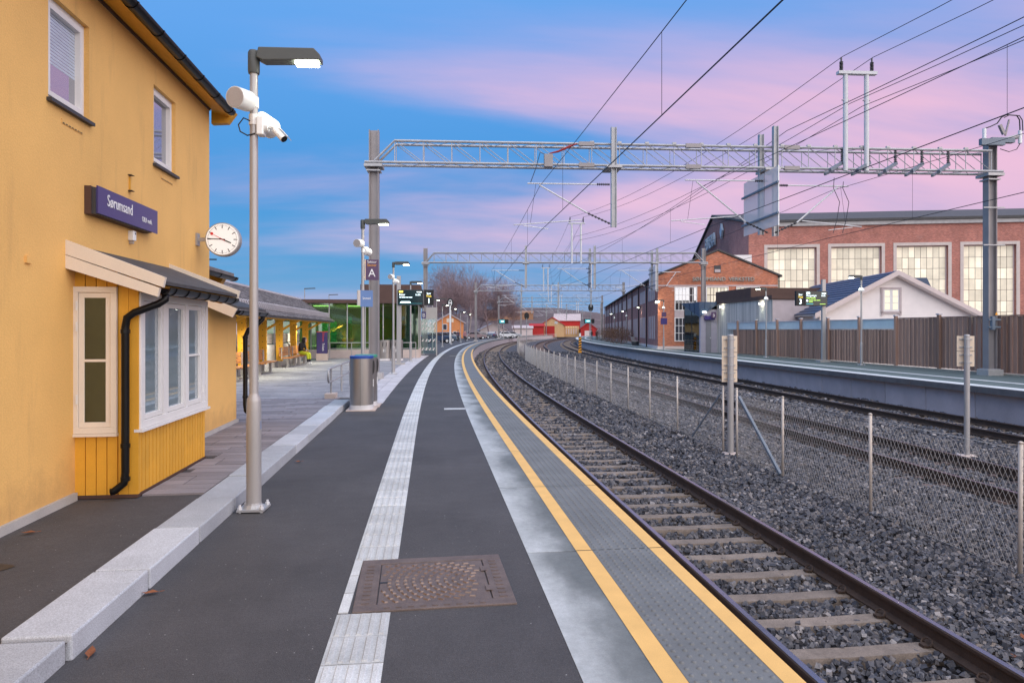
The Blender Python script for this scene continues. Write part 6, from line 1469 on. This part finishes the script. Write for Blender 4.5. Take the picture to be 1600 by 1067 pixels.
for (u, D, H, lab, sd, sp, b) in ((708, 155, 15.5, 'bare tree above the orange house', 3, .45, 0), (722, 170, 17.5, 'tall bare tree with a broad crown, second from the orange house', 5, .40, 1), (733, 165, 17, 'tall slender bare birch just left of the third gantry mast', 8, .28, 1), (765, 185, 16.5, 'bare tree with a rounded crown behind the pale pink house', 11, .42, 0), (785, 190, 15.5, 'bare tree right of the rounded one behind the pale pink house', 14, .42, 0), (806, 205, 13.5, 'bare tree above the low white house', 17, .42, 0), (693, 150, 12, 'small bare tree above the small pale house', 21, .45, 0), (748, 200, 12.5, 'low bare tree between the birch and the rounded tree', 24, .45, 0)):
    tree(cz((u-800)/1067*D, D, -.2), H, lab, sd, sp, b)
def car(loc, rz, paint, label, van=False):
    nm = 'car_paint_'+label.split()[0]
    if nm not in MATS: M(nm, paint, .25, coat=.6, var=0, spec=.5)
    t = thing('parked_van' if van else 'parked_car', label, 'van' if van else 'car', loc, rz, 'vehicles on the parking area')
    pr = [(-2.1, .35), (-2.15, .75), (-2.0, .92), (-1.55, 1.0), (-1.1, 1.42), (.35, 1.45), (1.0, 1.0), (1.9, .86), (2.1, .65), (2.1, .35)] if not van else [(-2.4, .4), (-2.4, 2.1), (1.0, 2.15), (1.7, 1.35), (2.3, 1.1), (2.4, .4)]
    MB().prism([(x, -.83, z) for x, z in pr], (0, 1.66, 0)).build('body', nm, t, bevel=.05)
    gw = [(-1.35, 1.02), (-1.02, 1.37), (.3, 1.39), (.85, 1.02)] if not van else [(.3, 1.4), (.3, 1.95), (1.0, 1.98), (1.5, 1.4)]
    for y in (-.845, .835): MB().prism([(x, y, z) for x, z in gw], (0, .01, 0)).build('side_window', 'glass_dark', t)
    if not van: MB().quad((.38, -.7, 1.43), (1.0, -.72, 1.03), (1.0, .72, 1.03), (.38, .7, 1.43)).build('windscreen', 'glass_dark', t); MB().quad((-1.57, -.7, 1.03), (-1.13, -.68, 1.43), (-1.13, .68, 1.43), (-1.57, .7, 1.03)).build('rear_window', 'glass_dark', t)
    for x in (-1.35, 1.35):
        for y in (-.80, .80): q = MB().cyl((x, y-.1, .32), (x, y+.1, .32), .32, n=14).build('wheel', 'tyre', t, smooth=40); MB().cyl((x, y*1.14-.01, .32), (x, y*1.14+.01, .32), .19, n=10).build('rim', 'steel_bright', q)
    for y in (-.6, .6): MB().box(2.06, 2.12, y-.17, y+.17, .62, .74).build('headlight', 'speaker_white', t); MB().box(-2.17, -2.1, y-.17, y+.17, .70, .84).build('tail_light', 'red_house', t)
lot = ((680, 92, (.03, .05, .10), 'navy parked car nearest the white railway signal', 20), (690, 100, (.10, .14, .20), 'slate grey parked car behind the navy one', 25), (700, 118, (.35, .36, .38), 'silver parked car behind the white railway signal', 15), (742, 130, (.30, .22, .22), 'brownish parked car behind the third gantry mast', 10), (752, 140, (.12, .12, .13), 'charcoal parked car before the pale pink house', 0), (769, 150, (.04, .06, .12), 'dark blue parked car in front of the pale pink house', 80), (790, 150, (.75, .75, .75), 'white parked car right of the pale pink house', 10), (800, 155, (.45, .46, .48), 'grey parked car next to the white one', 10))
for u, D, c, lab, r in lot: car(cz((u-800)/1067*D, D, 0), rad(r), c, lab)
car(cz(-253/1067*70, 70, 0), rad(85), (.75, .76, .75), 'cream van parked behind the green glass pavilion', True)
def street_lamp(L, D, H, label, d=1):
    t = thing('street_lamp', label, 'street lamp', cz(L, D, 0), -YAW, 'street lamps beyond the shelter'); MB().cyl((0, 0, 0), (0, 0, H), .07, .05, n=8).build('pole', 'pole_grey', t); MB().bar((0, 0, H), (d*1.3, 0, H+.05), .3, .1).build('lamp_head', 'lamp_head', t)
street_lamp(-324/1067*85, 85, 6.9, 'street lamp above the shelter roof, left one'); street_lamp(-286/1067*100, 100, 6.9, 'street lamp above the shelter roof, right one'); street_lamp(-118/1067*85, 85, 5.6, 'street lamp above the parked cars')
def small_display(L, D, label, rot=0):
    t = thing('departure_screen', label, 'display', cz(L, D, 0), -YAW+rot, 'departure screens'); MB().box(-.05, .05, .05, .15, 0, 3.9).build('post', 'pole_grey', t); MB().box(-1., .9, -.08, .05, 3.0, 3.8).build('screen_box', 'black', t); MB().box(-.8, .2, -.09, -.08, 3.1, 3.7).build('screen', 'screen_cyan', t); MB().box(-.5, .0, -.095, -.09, 3.35, 3.5).build('text_row', 'screen_white', t)
small_display(-13/1067*130, 130, 'distant departure screen before the bare trees'); small_display(121/1067*125, 125, 'distant departure screen above the far platform walkers')
def leaves():
    for k, (x, y, z, lab) in enumerate(((-1.80, 3.88, .01, 'fallen brown leaf lying against the kerb, largest one'), (-1.82, 4.72, .01, 'fallen brown leaf by the second kerb joint'), (-1.72, 9.2, .01, 'curled leaf beyond the first lamp post'), (4.72, 5.05, -.93, 'red leaf on the gravel beside the near track'), (5.1, 5.35, -.93, 'second red leaf on the gravel near the fence'), (-3.2, 5.9, .105, 'dry leaf at the foot of the yellow wall'))):
        t = thing('fallen_leaf', lab, 'leaf', (x, y, z), random.uniform(0, 6)); s = .05
        MB().add([(-s, 0, .0), (-s*.3, s*.5, .012), (s*.6, s*.35, .01), (s*1.1, 0, .02), (s*.6, -s*.35, .008), (-s*.3, -s*.5, .014), (0, 0, .003)], [(0, 6, 1), (1, 6, 2), (2, 6, 3), (3, 6, 4), (4, 6, 5), (5, 6, 0)]).build('blade', 'leaf', t); MB().cyl((-s, 0, .002), (-s*1.6, .004, .004), .002, n=4).build('stalk', 'leaf', t)
leaves()

def bollard(p, label):
    t = thing('bollard', label, 'bollard', p, 0, 'bollards by the pavilion'); MB().lathe([(.10, 0), (.10, .98), (.085, 1.04), (.03, 1.06)], n=14).build('post', 'pole_grey', t, smooth=40); MB().lathe([(.103, .80), (.103, .86)], n=14).build('band', 'steel_bright', t)
bollard(cz(-119/1067*59.5, 59.5, 0), 'grey steel bollard just beyond the green glass pavilion')
def pole_plates(p, rz, label):
    t = thing('platform_plate', label, 'sign', p, rz)
    MB().box(-.20, .20, -.10, -.07, 2.85, 3.25).build('panel', 'sign_plum', t); MB().box(-.28, .28, -.10, -.07, 2.2, 2.75).build('panel', 'sign_purple', t); MB().box(-.05, .05, -.07, -.035, 2.3, 3.2).build('bracket', 'pole_grey', t)
pole_plates(cz(237/1067*59, 59., .04), -YAW, 'dark plates on the lamp post at the workshop corner')
